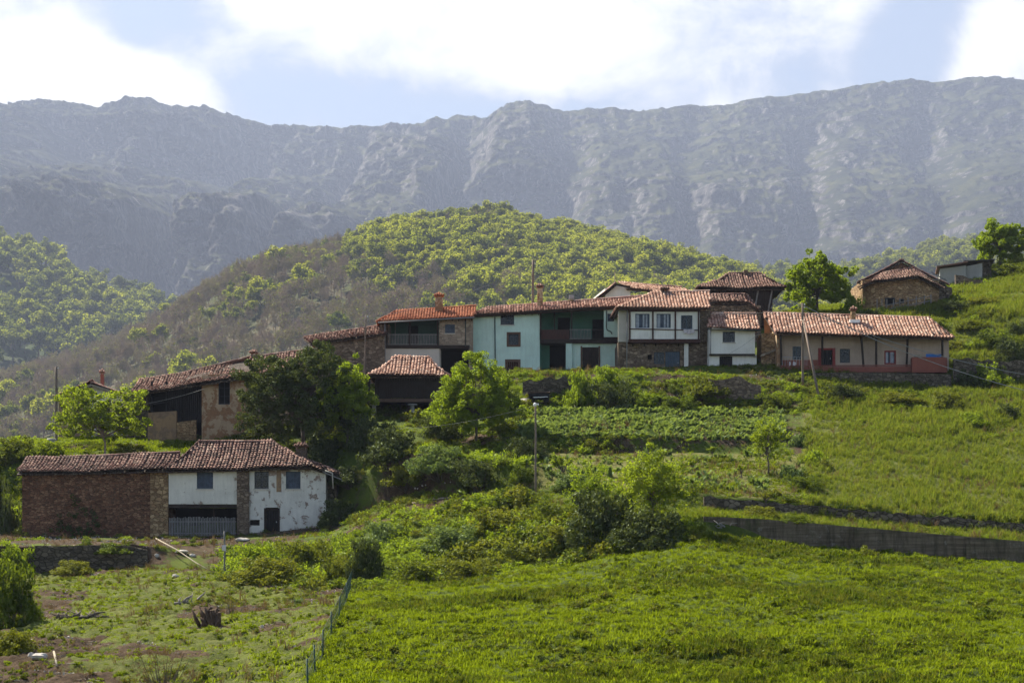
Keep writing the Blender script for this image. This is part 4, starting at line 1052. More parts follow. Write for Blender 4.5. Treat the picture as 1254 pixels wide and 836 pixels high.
Bn.roofing([(e0, e1, r1, r0), (e1, e2, r2, r1)], 'tile_old2', 9, jit=2.2, sag=.16, back=[(Vector((e1.x, 8.6, e1.z)), Vector((e0.x, 8.6, e0.z)), r0, r1)])
Bn.block(160, 306, 466, 468.5, 'timber', v=.0, dv=.1, name='eave_beam') if False else None
Bn.post(170, 483, 302, 460.5, .22, 'timber', v=-.2, name='eave_beam')
Bn.chimney(307, 314, 431, 441, 'stone_brown', 3.2)
Bn.wall(303.5, 392, 549, 457, 450, 'stone_brown', v=.4, body=7, lx=1, name='barn_wall')
#- stone barn joining the balcony house
C_ = House('stone_barn', 392, 470, 187, 'low brown stone barn with a long sloping tile roof, left of the balcony house', 'barn')
C_.wall(386, 471, 500, 419, 409, 'stone_brown', v=0, body=7, lx=1)
e0 = C_.P(380, 419.5, -.6); e1 = C_.P(474, 406.5, -.6); r0 = C_.P(372, 413, 4.0); r1 = C_.P(476, 397, 4.0)
C_.roofing([(e0, e1, r1, r0)], 'tile_old2', 14, jit=1.8, sag=.1, back=[(Vector((e1.x, 8, e1.z)), Vector((e0.x, 8, e0.z)), r0, r1)])
C_.post(386, 421, 471, 410, .16, 'timber', v=-.1, name='eave_beam')
#- small house behind the fig tree
D_ = House('cottage', 110, 545, 188, 'small pale cottage half hidden behind the light green fig tree at left', yaw=4)
D_.wall(72, 110, 556, 483, 470, 'plaster_ochre', v=0, lx=1); D_.wall(110.3, 160, 556, 470, 482, 'plaster_white', v=0, body=6, lx=1, holes=[(126, 134, 492, 504)])
D_.window(126, 134, 492, 504, 'frame_brown', 'glass', muntin=1)
a_ = D_.P(66, 485, -.7); b_ = D_.P(112, 469, -.7); c_ = D_.P(168, 487, -.7); a2 = Vector((a_.x, 7, a_.z-.4)); b2 = Vector((b_.x, 7, b_.z+.3)); c2 = Vector((c_.x, 7, c_.z))
D_.roofing([(a_, a2, b2, b_), (c2, c_, b_, b2)], 'tile_pink', 17, jit=1.8, sag=.06)
D_.post(67, 487.5, 112, 471.5, .18, 'wood_pale', v=-.72, name='barge_board'); D_.post(112, 471.5, 168, 489.5, .18, 'wood_pale', v=-.72, name='barge_board')
D_.chimney(123, 127, 455, 472, 'terracotta', 2.5)
#- balcony house with red roof
E_ = House('balcony_house', 520, 455, 188, 'house with bright orange tile roof and dark open wooden balcony')
E_.wall(465, 538, 462, 425, 425, 'plaster_grey', v=0, lx=2); E_.wall(537.5, 574, 424, 392, 390, 'stone_pale', holes=[(545, 557, 397, 408)], v=0, body=None, name='upper_wall')
E_.window(545, 557, 397, 408, 'frame_blue', 'curtain', muntin=1)
E_.block(465.5, 477, 397, 425, 'stone_brown', v=.4, dv=5, name='side_wall'); E_.block(574, 579, 390, 462, 'stone_pale', v=.1, dv=6, name='pier')
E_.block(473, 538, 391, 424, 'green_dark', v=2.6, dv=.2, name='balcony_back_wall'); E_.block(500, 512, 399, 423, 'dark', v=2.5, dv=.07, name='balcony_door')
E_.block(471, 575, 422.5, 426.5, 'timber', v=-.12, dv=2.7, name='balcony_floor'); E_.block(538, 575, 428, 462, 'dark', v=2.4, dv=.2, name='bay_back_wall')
E_.block(538, 539.5, 426.5, 462, 'plaster_grey', v=.36, dv=2, name='bay_side_wall')
E_.railing(474, 536, 409, 422, -.06, 'wood_grey', gap=.17, w=.06)
for x_ in (474, 502, 536): E_.post(x_, 424, x_, 391, .15, 'timber', v=-.03)
E_.post(484, 393, 484, 424, .07, 'wood_grey', v=1.2)
e0 = E_.P(462, 393, -.9); e1 = E_.P(581, 386.5, -.9); r0 = E_.P(484, 381.5, 3.4); r1 = E_.P(583, 374.5, 3.4)
E_.roofing([(e0, e1, r1, r0), (Vector((e0.x-.2, 7.4, e0.z-.1)), e0, r0, r0)], 'tile_orange', 23, jit=.7, sag=.05, back=[(Vector((e1.x, 7.6, e1.z)), Vector((e0.x, 7.6, e0.z)), r0, r1)])
E_.gutter(463, 395, 581, 388.5, -1.0); E_.rafters(468, 579, 392.5, -.8, .2)
E_.chimney(533, 542, 361, 381, 'plaster_peel', 2.2, cap='tile_orange')
E_.pipe([(471.5, 396), (471.5, 462)], 'pipe', v=-.7); E_.pipe([(570, 391), (570, 424)], 'pipe_dark')
#- granary on pillars
G_ = House('granary', 498, 512, 171, 'dark wooden granary on stone pillars with hipped tile roof, between two trees', 'granary')
u0, ze = G_.uz(450, 458.5, 0); u1 = G_.uz(549, 455, 0)[0]; zr = G_.uz(505, 437.5, 4.1)[1]
G_.hip(u0, u1, 0, 8.2, ze, zr, G_.uz(484, 440, 4.1)[0], G_.uz(526, 440, 4.1)[0], 'tile_bright', 31, jit=1.6, sag=.14)
mb = MB(); a_ = G_.P(459, 487, 1); b_ = G_.P(540, 459, 1); x = a_.x
while x < b_.x: mb.box(x, x+.24, 1., 1.06, a_.z, b_.z+.1, rnd.random()); mb.box(x, x+.24, 6.9, 6.96, a_.z, b_.z+.1); x += .25
y = 1.1
while y < 6.9:
    for q in (a_.x, b_.x): mb.box(q, q+.06, y, y+.24, a_.z, b_.z+.1)
    y += .25
mb.build('plank_wall', M['timber'], G_.root)
mb = MB(); a_ = G_.P(446, 494, .2); b_ = G_.P(549, 487.5, .2)
mb.box(a_.x, b_.x, .35, 7.6, a_.z+.3, b_.z); mb.build('floor', M['timber'], G_.root)
G_.block(447, 550, 488, 492, 'frame_brown', v=.1, dv=.25, name='sill_beam'); G_.post(452, 484, 452, 460, .18, 'timber', v=.9); G_.post(545, 484, 545, 460, .18, 'timber', v=.9)
for x_, v0_ in ((458, 1.2), (505, .6), (541, 1.2), (470, 6.4), (535, 6.4)):
    p_ = G_.P(x_, 493, v0_); zg = gz_at(G_.O.x+p_.x, G_.O.y+p_.y)-G_.O.z-.4; mb = MB()
    mb.tube([(p_.x, v0_, zg), (p_.x, v0_, p_.z-.25)], [.30, .20], 10); mb.tube([(p_.x, v0_, p_.z-.25), (p_.x, v0_, p_.z-.12)], [.48, .48], 12)
    mb.build('pillar', M['concrete_pale'], G_.root)
#- mint green house
H_ = House('mint_house', 620, 457, 190, 'mint green village house with deep dark balcony recess in the middle of the row')
H_.wall(575, 661, 458, 384, 380, 'mint', holes=[(613, 629.5, 382.5, 397.5), (621, 637, 407, 424), (619, 637, 440, 458)], v=0, body=7, lx=.8)
H_.block(606, 618.5, 450, 458, 'ochre', v=-.02, dv=.024, name='plinth'); H_.block(637.6, 652, 450, 458, 'ochre', v=-.02, dv=.024, name='plinth')
H_.window(613, 629.5, 382.5, 397.5, 'frame_dark', 'glass', muntin=1, trans=1); H_.window(623, 635, 409, 422, 'frame_dark', 'glass', muntin=1, sill=False)
for q in ((620.5, 623, 406.5, 424.5), (635, 637.6, 406.5, 424.5), (623, 635, 406.5, 409), (623, 635, 422, 424.5)): H_.block(*q, 'frame_brown', v=-.04, dv=.2, name='window_surround')
H_.door(621.5, 634.5, 443, 458, 'timber_red')
for q in ((618.5, 621.4, 439.8, 458), (634.6, 637.5, 439.8, 458), (621.4, 634.6, 439.8, 442.9)): H_.block(*q, 'frame_brown', v=-.04, dv=.2, name='door_surround')
H_.block(661.5, 745, 380, 420, 'green_wall', v=2.3, dv=.2, name='balcony_back_wall')
H_.block(661.5, 757, 415.5, 420, 'timber', v=-.15, dv=2.4, name='balcony_floor')
H_.block(661.5, 697, 403.5, 415.3, 'timber_red', v=-.12, dv=.06, name='parapet'); H_.railing(697.5, 724, 403, 415, -.12, 'wood_grey', gap=.16, w=.05); H_.railing(724.5, 740, 403, 415, -.12, 'timber', gap=.16, w=.05)
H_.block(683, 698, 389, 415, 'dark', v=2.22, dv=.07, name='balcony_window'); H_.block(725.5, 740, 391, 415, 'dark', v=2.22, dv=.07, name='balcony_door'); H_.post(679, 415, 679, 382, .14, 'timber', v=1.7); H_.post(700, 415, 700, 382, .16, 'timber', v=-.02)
H_.post(662, 416, 662, 382, .2, 'timber', v=-.02)
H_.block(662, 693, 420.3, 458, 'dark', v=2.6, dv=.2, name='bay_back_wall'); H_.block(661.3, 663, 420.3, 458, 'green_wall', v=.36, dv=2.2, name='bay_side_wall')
H_.block(662, 673, 421, 458, 'green_wall', v=1.6, dv=.1, name='bay_inner_wall')
H_.block(693, 700.5, 419, 458, 'mint', v=-.02, dv=.5, name='pillar'); H_.wall(700.6, 757, 458, 420.3, 420.3, 'mint', holes=[(713, 733, 425, 458)], v=.3, lx=.8, name='garage_wall')
H_.block(713.2, 732.8, 425.2, 458, 'timber', v=.5, dv=.08, name='garage_door'); H_.block(711, 713, 423.5, 458, 'frame_brown', v=.24, dv=.1, name='door_frame'); H_.block(733, 735, 423.5, 458, 'frame_brown', v=.24, dv=.1, name='door_frame')
H_.wall(739.5, 757, 412.5, 379, 378, 'mint', holes=[(744, 752, 384, 393.5)], v=-.25, th=.3, name='oriel_wall'); H_.window(744, 752, 384, 393.5, 'frame_dark', 'curtain', v=-.25, muntin=0, sill=False)
H_.block(740, 757, 412.6, 415.4, 'timber', v=-.2, dv=2, name='oriel_floor')
e0 = H_.P(577, 384.5, -.9); e1 = H_.P(767, 373, -.9); r0 = H_.P(597, 377, 3.2); r1 = H_.P(795, 362, 3.2)
H_.roofing([(e0, e1, r1, r0), (Vector((e0.x-.2, 7.4, e0.z)), e0, r0, r0)], 'tile_pink', 41, jit=1.0, sag=.04, back=[(Vector((e1.x, 7.6, e1.z-.3)), Vector((e0.x, 7.6, e0.z)), r0, r1)])
H_.post(579, 387.5, 764, 377, .20, 'timber', v=-.55, name='eave_beam'); H_.post(579, 386, 764, 375.3, .12, 'timber', v=-.82, name='fascia_board'); H_.rafters(582, 660, 385, -.8, .1)
H_.pipe([(606, 388), (606.5, 458)], 'pipe_dark'); H_.pipe([(743, 380), (742.5, 400), (743.5, 404), (748, 406), (749.5, 409)], 'pipe_dark', v=-.36)
H_.chimney(658, 664.5, 350, 371, 'plaster_peel', 1.9); H_.block(697, 703, 361, 366, 'concrete_pale', v=2.8, dv=.5, name='vent', parent=H_.roof)
#- half timbered house
T_ = House('half_timbered_house', 815, 455, 184, 'half timbered white house with three blue windows over a brown stone ground floor')
T_.wall(757, 869, 457, 418.5, 418.5, 'stone_brown', holes=[(793, 798.5, 434, 440), (801, 813, 431, 445.5), (814.5, 833, 430, 457)], v=.3, body=7, lx=.8, name='lower_wall')
T_.block(793.2, 798.3, 434.2, 439.8, 'dark', v=.5, dv=.1, name='vent'); T_.window(801, 813, 431, 445.5, 'frame_blue', 'glass', v=.3, muntin=1, sill=False); T_.door(815, 832.5, 430.5, 457, 'frame_blue', v=.3)
T_.block(838, 843, 420, 457, 'plaster_clean', v=-.1, dv=.35, name='pillar')
T_.wall(757, 770.5, 457, 381, 380, 'plaster_grey', v=.05, th=.24, lx=.8, name='corner_wall') if False else T_.wall(757, 770.5, 418.4, 380, 380, 'plaster_grey', v=.05, th=.24, name='corner_wall')
T_.wall(771, 857, 415, 380, 380, 'plaster_clean', holes=[(778, 795.5, 384, 401.5), (804, 821.5, 384, 401.5), (834, 848, 386, 403)], v=-.55, th=.25, body=None, name='upper_wall')
T_.wall(857.4, 869.5, 418.4, 380, 380, 'stone_brown', v=.1, th=.4, name='corner_wall')
for (a__, b__, c__, d__, ct, lb) in ((778, 795.5, 384, 401.5, 'curtain', None), (804, 821.5, 384, 401.5, 'curtain', None), (834, 848, 386, 403, 'glass', None)): T_.window(a__, b__, c__, d__, 'frame_blue', ct, v=-.55, muntin=1, sill=False, fw=.10, drape=ct == 'curtain')
for x_ in (771.3, 799.5, 827, 855.5): T_.post(x_, 416, x_, 380, .16, 'timber_red', v=-.60)
T_.post(771, 402.6, 856, 404.2, .10, 'timber_red', v=-.60, name='rail'); T_.block(770, 858, 415, 419.5, 'timber_red', v=-.65, dv=1.0, name='jetty_beam'); T_.block(770, 858, 378, 381.5, 'timber_red', v=-.65, dv=.6, name='eave_beam')
for x_ in (775, 789, 803, 817, 831, 845): T_.post(x_, 419.5, x_, 424, .14, 'timber', v=.1, name='bracket')
mb = MB(); a_ = T_.P(771, 415, -.3)
T_.block(771.2, 771.9, 381.5, 415, 'plaster_clean', v=-.29, dv=.35, name='side_panel'); T_.block(855.9, 856.6, 381.5, 415, 'plaster_clean', v=-.29, dv=.4, name='side_panel')
e0 = T_.P(756, 375.5, -1.3); e1 = T_.P(871, 376.5, -1.3); r0 = T_.P(800, 358.5, 3.2); r1 = T_.P(869, 356.5, 3.2)
T_.roofing([(e0, e1, r1, r0), (Vector((e0.x-.3, 7.2, e0.z-.2)), e0, r0, r0)], 'tile_bright', 51, jit=.9, sag=.05, pitch=.34, back=[(Vector((e1.x, 7.6, e1.z)), Vector((e0.x, 7.6, e0.z)), r0, r1)])
T_.rafters(760, 869, 377, -1.2, .2, 'timber_red'); T_.block(757, 870, 376.6, 379, 'timber_red', v=-1.2, dv=.08, name='fascia_board')
T_.chimney(810, 818, 353, 361, 'stone_dark', 2.9, cap='tile_old'); T_.pipe([(768, 379), (767.5, 457)], 'pipe', v=-.7)
mb = MB(); a_ = T_.P(837, 403, -.75)
for i in range(3): mb.box(a_.x+i*.4, a_.x+.36+i*.4, -.76, -.70, a_.z-.42-.1*(i % 2), a_.z, j=.03)
lau = mb.build('laundry', M['cloth']); lau.location = T_.O; tag(lau, 'white laundry hanging under the right window of the half timbered house', 'laundry')
#- small white annex
I_ = House('annex', 868, 461, 182, 'small white two storey cottage between the half timbered house and the pink house')
I_.wall(869.5, 924.5, 433, 401, 402, 'plaster_clean', holes=[(885, 900, 406, 419)], v=-.2, body=6, name='upper_wall'); I_.window(885, 900, 406, 419, 'frame_dark', 'glass', v=-.2, muntin=1)
I_.wall(868.5, 926.5, 462, 434.5, 434.5, 'plaster_clean', holes=[(881, 897, 436, 462), (869, 877, 449, 462)], v=.3, body=5.5, lx=1.2, name='lower_wall'); I_.door(881, 897, 436.2, 462, 'wood_black', v=.3)
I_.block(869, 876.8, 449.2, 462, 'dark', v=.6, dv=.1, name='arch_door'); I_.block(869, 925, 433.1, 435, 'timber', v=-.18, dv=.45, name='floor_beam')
e0 = I_.P(866, 400, -.9); e1 = I_.P(931, 402, -.9); r0 = I_.P(871, 384, 2.4); r1 = I_.P(925, 384, 2.4)
I_.roofing([(e0, e1, r1, r0)], 'tile_bright', 61, jit=2.0, sag=.08, back=[(Vector((e1.x, 6.8, e1.z)), Vector((e0.x, 6.8, e0.z)), r0, r1)])
I_.gutter(866, 402.5, 931, 404.5, -.98, 'pipe_dark'); I_.pipe([(870.5, 403), (870.3, 433)], 'pipe', v=-.3, r=.04); I_.post(912, 434.5, 926, 436.5, .12, 'concrete_pale', v=.1, name='ledge')
#- dark granary behind, with its lower lean-to
J_ = House('granary', 905, 392, 203, 'big dark plank granary with round old tile roof rising behind the white cottage', 'granary')
u0, ze = J_.uz(853, 351, 0); u1 = J_.uz(962, 357, 0)[0]; zr = J_.uz(915, 334, 4.4)[1]
J_.hip(u0, u1, 0, 9, ze, zr, J_.uz(893, 336, 4.4)[0], J_.uz(931, 336, 4.4)[0], 'tile_old', 71, jit=1.8, sag=.2)
mb = MB(); a_ = J_.P(866, 398, 1); b_ = J_.P(944, 352, 1); x = a_.x
while x < b_.x:
    mb.box(x, x+.26, 1., 1.06, a_.z, b_.z+.2, rnd.random()); x += .27
y = 1.1
while y < 8:
    for q in (a_.x, b_.x): mb.box(q, q+.06, y, y+.26, a_.z, b_.z+.1)
    y += .27
mb.box(a_.x, b_.x, 8, 8.1, a_.z, b_.z); mb.build('plank_wall', M['timber'], J_.root)
for x_ in (872, 889, 906, 923, 940): J_.post(x_, 385, x_+6 if x_ > 920 else x_, 352, .16, 'wood_grey' if x_ in (923, 940) else 'wood_black', v=.85)
J_.post(944, 378, 958, 357, .14, 'wood_grey', v=.6, name='brace'); J_.block(911, 916, 330.5, 336, 'stone_brown', v=4.2, dv=.6, name='chimney', parent=J_.roof)
J_.block(866, 945, 386, 390, 'timber', v=.7, dv=.3, name='sill_beam')
K_ = House('lean_to', 895, 400, 196, 'low stone lean-to with a curved old tile roof in front of the big granary', 'shed')
K_.wall(869, 932, 406, 374, 374, 'stone_dark', v=.4, body=4, lx=3)
u0, ze = K_.uz(868, 369, 0); u1 = K_.uz(934, 376, 0)[0]
K_.roofing([(Vector((u0, 0, ze)), K_.P(915, 368, 0), K_.P(912, 360, 2.6), K_.P(872, 360.5, 2.6)), (K_.P(915, 368, 0), K_.P(938, 384, .3), K_.P(916, 362, 3.2), K_.P(912, 360, 2.6))], 'tile_old', 76, jit=2, sag=.12)
#- white gabled house behind
L_ = House('gabled_house', 757, 366, 206, 'white gabled house just showing its roof behind the half timbered house', yaw=8)
a_ = L_.P(733, 364, -.6); b_ = L_.P(754, 346.5, -.6); c_ = L_.P(776, 364, -.6); mb = MB()
L_.wall(741, 772, 372, 353, 353, 'plaster_clean', v=0, lx=4, body=9)
mb = MB(); q = [L_.P(741, 353.2, 0), L_.P(772, 353.2, 0), L_.P(768, 350.6, 0), L_.P(755, 349, 0)]; mb.poly(q); mb.poly([Vector((p.x, .3, p.z)) for p in q][::-1]); mb.build('gable', M['plaster_clean'], L_.root)
d_ = 10.0; b2 = Vector((b_.x, d_, b_.z)); a2 = Vector((a_.x, d_, a_.z)); e0 = L_.P(769, 350.5, -.6); e1 = L_.P(862, 358.5, 0)
L_.roofing([(L_.P(768, 352, -.6), L_.P(860, 361, 0), L_.P(835, 351.5, 4), L_.P(757, 346, 4)), (a_, a2, b2, b_)], 'tile_bright', 81, jit=1.3, sag=.06, pitch=.34)
L_.post(732, 364.5, 754, 348, .26, 'timber', v=-.65, name='barge_board'); L_.post(753, 348, 772, 351.5, .22, 'timber', v=-.65, name='barge_board')
L_.chimney(751.5, 754.5, 334, 349, 'wood_grey', 2) if False else L_.post(753, 349, 753, 333, .10, 'wood_pale', v=2.5, name='mast')
#- long pink house
U_ = House('long_pink_house', 1050, 455, 180, 'long low pink house with timber posts, red plinth and a wide tiled roof', yaw=-2)
U_.wall(957, 1162, 450, 405, 410, 'cream', holes=[(970.5, 981, 424, 440), (1003, 1022, 427, 448.5), (1028.5, 1041, 427, 444), (1083, 1097.5, 429, 446)], v=.9, body=6.5, lx=.5)
U_.window(970.5, 981, 424, 440, 'frame_blue', 'glass', v=.9, muntin=1, sill=False); U_.window(1028.5, 1041, 427, 444, 'frame_dark', 'glass', v=.9, muntin=1, trans=2, sill=False)
U_.window(1083, 1097.5, 429, 446, 'frame_red', 'curtain', v=.9, muntin=1, sill=False, fw=.16, drape=True)
U_.door(1006, 1019, 428.5, 448.5, 'wood_black', v=.9)
for q in ((1002, 1005.5, 426, 448.5), (1019.5, 1023, 426, 448.5), (1005.5, 1019.5, 426, 428.4)): U_.block(*q, 'frame_red', v=.8, dv=.2, name='door_frame')
U_.block(956, 1120, 448.5, 456, 'terracotta', v=-.1, dv=1.0, name='plinth'); U_.block(956, 1120, 446.5, 448.3, 'terracotta', v=-.12, dv=.2, name='porch_wall')
U_.block(957, 1002, 440.5, 448.3, 'terracotta', v=.86, dv=.04, name='dado')
for x_, lean in ((956.5, .6), (1007, 0), (1056, 1.5), (1073, 0), (1111, -.8), (1154, 0)): U_.post(x_+lean, 449, x_-lean, 408, .20, 'timber', v=.05)
U_.post(952, 407, 1160, 412, .22, 'timber', v=-.1, name='eave_beam'); U_.rafters(954, 1160, 408.5, -.5, .7, 'timber')
U_.block(1117, 1160, 437, 454, 'terracotta', v=-.9, dv=.14, name='balcony_front'); U_.block(1117, 1160, 454, 456, 'terracotta', v=-.88, dv=1.0, name='balcony_floor'); U_.block(1117, 1118.5, 437.5, 454, 'terracotta', v=-.75, dv=.8, name='balcony_side'); U_.block(1158.5, 1160, 437.5, 454, 'terracotta', v=-.75, dv=.8, name='balcony_side')
U_.post(1123, 468, 1123, 456, .2, 'stone_dark', v=-.6, name='balcony_bracket')
U_.wall(934, 957, 462, 400, 406, 'stone_tan', v=.5, lx=1, name='corner_wall') if False else None
g0 = U_.P(951, 470, .3); g1 = U_.P(934, 400, 6.5)
gm = MB(); vz = [(.2, 412), (3.4, 386), (7.0, 402)]
ux = U_.uz(951, 440, .3)[0]
pz = [Vector((ux, .2, U_.uz(951, 411, .2)[1])), Vector((ux, 3.5, U_.uz(940, 388, 3.5)[1])), Vector((ux, 7.2, U_.uz(940, 402, 7.2)[1]))]; zb_ = U_.uz(951, 486, .2)[1]
A_ = [Vector((ux, .2, zb_)), pz[0], pz[1], pz[2], Vector((ux, 7.2, zb_))]; gm.poly(A_); gm.poly([p+Vector((.4, 0, 0)) for p in A_][::-1])
for i in range(5): gm.quad(A_[i], A_[(i+1) % 5], A_[(i+1) % 5]+Vector((.4, 0, 0)), A_[i]+Vector((.4, 0, 0)))
gm.build('gable_wall', M['plaster_peel'], U_.root)
U_.block(932.5, 950.8, 408, 466, 'stone_tan', v=1.6, dv=4.5, name='side_wall')
U_.post(931, 436, 950, 428, .2, 'stone_pale', v=1.2, name='ledge')
e0 = U_.P(949, 406.5, -.9); e1 = U_.P(1168, 412.5, -.9); r0 = U_.P(935, 383, 3.8); r1 = U_.P(1138, 389, 3.8)
U_.roofing([(e0, e1, r1, r0), (e1, Vector((e1.x, 8.2, e1.z)), r1, r1)], 'tile_bright', 91, jit=1.2, sag=.08, pitch=.33, back=[(Vector((e1.x, 8.4, e1.z)), Vector((e0.x, 8.4, e0.z)), r0, r1)])
U_.chimney(1042.5, 1048, 378, 392, 'stone_tan', 2.4); U_.block(1041, 1053, 391, 395, 'white', v=1.9, dv=.9, name='flashing', parent=U_.roof)
#- round-fronted stone barn up the slope
S_ = House('stone_barn', 1105, 382, 214, 'tan stone barn with low curved tile roof on the hillside above the pink house', 'barn')
mb = MB(); ws = [(1056, 1.4), (1068, .5), (1085, 0), (1105, -.2), (1125, .1), (1140, .9), (1150, 2.2)]
prev = None
for i, (x_, v_0) in enumerate(ws):
    tp = S_.P(x_, [343, 341, 339, 337, 337, 340, 345][i], v_0); bt = S_.P(x_, [398, 394, 390, 386, 384, 380, 376][i], v_0)
    if prev: mb.quad(prev[1], bt, tp, prev[0]); mb.quad(prev[1]+Vector((0, .4, 0)), prev[0]+Vector((0, .4, 0)), tp+Vector((0, .4, 0)), bt+Vector((0, .4, 0))); mb.quad(prev[0], tp, tp+Vector((0, .4, 0)), prev[0]+Vector((0, .4, 0)))
    if prev is None: fl = (tp, bt)
    prev = (tp, bt)
for q in (fl, prev): mb.quad(q[1], q[1]+Vector((0, 8, 0)), q[0]+Vector((0, 8, 0)), q[0])
mb.build('wall', M['stone_tan'], S_.root)
S_.window(1084, 1096, 364.5, 373, 'frame_dark', 'dark', v=-.12, muntin=0, sill=False, out=True); S_.window(1101, 1107, 366, 371, 'frame_dark', 'dark', v=-.28, muntin=0, sill=False, out=True)
pt = lambda x_, y_, v_0: S_.P(x_, y_, v_0)
S_.roofing([(pt(1051, 352, .2), pt(1068, 344, -.8), pt(1082, 335, 2.4), pt(1064, 342, 2.8)), (pt(1068, 344, -.8), pt(1125, 337.5, -1.2), pt(1118, 328, 2.6), pt(1082, 334, 2.4)), (pt(1125, 337.5, -1.2), pt(1156, 353, 1.6), pt(1140, 341, 4), pt(1118, 328, 2.6)),
            (pt(1050, 348, 6), pt(1052, 345, 2.6), pt(1104, 319, 3.2), pt(1104, 318.5, 7)), (pt(1158, 346, 3), pt(1162, 350, 9), pt(1104, 318.5, 7), pt(1104, 319, 3.2))], 'tile_old', 101, jit=1.8, sag=.08)
mb = MB(); q = [pt(1058, 343, 3.3), pt(1104, 322, 3.3), pt(1154, 346, 3.3), pt(1120, 346, 3.3)]; mb.poly(q); mb.build('upper_gable', M['stone_red'], S_.root)
S_.post(1140, 333, 1160, 344, .12, 'wood_grey', v=1.8, name='rafter'); S_.post(1142, 343, 1158, 341, .10, 'pipe', v=1.2, name='drainpipe')
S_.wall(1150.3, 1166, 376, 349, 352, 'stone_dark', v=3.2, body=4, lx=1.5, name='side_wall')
#- pale block shed
X_ = House('block_shed', 1172, 347, 236, 'pale grey block shed with flat roof near the top right of the village', 'shed', yaw=-12)
X_.wall(1151, 1183, 352, 329, 325, 'concrete_pale', v=0, body=5, lx=1.5); X_.wall(1183.3, 1203, 352, 326, 322, 'concrete_pale', v=.6, body=5, lx=1.5, name='rear_wall')
mb = MB(); p = [X_.P(1147, 328, -.4), X_.P(1185, 322, -.4)]; mb.bar(p[0]+Vector((0, 2.8, .1)), p[1]+Vector((0, 2.8, .1)), 6.6, .14); mb.build('roof', M['tile_old'], X_.root)
mb = MB(); p = [X_.P(1180, 320.5, 0), X_.P(1218, 318.5, 0)]; mb.bar(p[0]+Vector((0, 3, .1)), p[1]+Vector((0, 3, .1)), 6, .14); mb.build('roof', M['concrete'], X_.root)
X_.wall(1197, 1214, 345, 320, 320, 'stone_dark', v=1.2, body=3, lx=2, name='side_wall')
#--------------------------------------------------------------- garden and retaining walls
def wall_line(name, pts, mat, label, cat='wall', th=.35, up=.1, down=.8, fwd=0.0, rough=.0, panels=False):
    """pts: (px, py_top, py_base, d)"""
    r = random.Random(len(label)); P = []
    for i in range(len(pts)-1):
        a, b = pts[i], pts[i+1]; n = max(1, int(abs(b[0]-a[0])/8))
        for k in range(n+(i == len(pts)-2)):
            t = k/n; P.append([a[j]*(1-t)+b[j]*t for j in range(4)])
    mb = MB(); q = []
    for px, yt, yb, d in P:
        t_ = W(px, yt, d-fwd); b_ = W(px, yb, d-fwd); j = r.uniform(-rough, rough)
        q.append((Vector((t_.x, t_.y, t_.z+up+j)), Vector((b_.x, b_.y-.15, b_.z-down))))
    o = Vector((0, th, 0))
    for i in range(len(q)-1):
        (t0, b0), (t1, b1) = q[i], q[i+1]; m = 3
        for k in range(m):
            A0 = b0.lerp(t0, k/m); A1 = b1.lerp(t1, k/m); B0 = b0.lerp(t0, (k+1)/m); B1 = b1.lerp(t1, (k+1)/m); mb.quad(A0, A1, B1, B0)
        mb.quad(t0, t1, t1+o, t0+o); mb.quad(b1+o, b0+o, t0+o, t1+o)
    for (t0, b0) in (q[0], q[-1]): mb.quad(b0, t0, t0+o, b0+o)
    w_ = tag(mb.build(name, M[mat]), label, cat)
    return w_
rw = wall_line('retaining_wall', [(862, 634, 652, 118.6), (930, 637, 660, 119.2), (1000, 643, 668, 119.9), (1060, 648, 674, 120), (1150, 656, 682, 120.1), (1254, 664.5, 690, 120.1), (1420, 678, 702, 120.2)],
          'retain', 'long grey stained concrete retaining wall at the top of the meadow', th=.4, up=.12)
mb = MB()
for px, yt, yb in ((1044, 646, 676), (902, 636, 656), (1186, 658, 688)):
    a = W(px, yt, 119.6); b = W(px, yb+4, 119.5); mb.bar(a, b, .28, .3)
    
mb.build('buttress', M['retain'], rw)
wall_line('terrace_wall', [(862, 605, 622, 125.0), (930, 611, 628, 125.1), (1000, 617, 634, 125.9), (1150, 630, 646, 125.9), (1254, 639.5, 655, 125.9), (1420, 650, 668, 126)],
          'stone_dark', 'dark dry stone wall under the upper meadow, one step above the concrete wall', up=-.15, rough=.12)
wall_line('terrace_wall', [(30, 668, 703, 133.6), (100, 667, 700, 134.3), (165, 667, 696, 134.9), (180, 672, 694, 135)], 'stone_dark', 'old rubble wall overgrown at the top, under the brick end of the lower farmhouse', up=-.1, rough=.1)
wall_line('terrace_wall', [(640, 464, 498, 170.5), (690, 462, 500, 170.5), (720, 462, 500, 171)], 'stone_dark', 'rough rock wall under the balcony of the mint green house', up=-.1, rough=.25, fwd=-1.2)
wall_line('terrace_wall', [(868, 468, 500, 168.6), (900, 464, 502, 168.6), (932, 472, 503, 168.8)], 'stone_brown', 'collapsed brown stone wall below the small white cottage', rough=.3, fwd=-1)
wall_line('terrace_wall', [(935, 460, 486, 172.4), (1000, 456, 488, 172.4), (1100, 456, 490, 172.8), (1165, 458, 486, 173)], 'stone_dark', 'mossy stone foundation wall carrying the long pink house', up=-.02, rough=.03, fwd=-4.6)
wall_line('terrace_wall', [(1168, 440, 472, 178), (1210, 442, 474, 178), (1300, 444, 476, 178)], 'stone_dark', 'dark ivy covered stone wall to the right of the long pink house', rough=.2)
wall_line('terrace_wall', [(1170, 336, 360, 232), (1200, 345, 362, 231), (1225, 350, 358, 230)], 'stone_brown', 'broken brown stone wall on the hillside beside the pale shed', rough=.4)
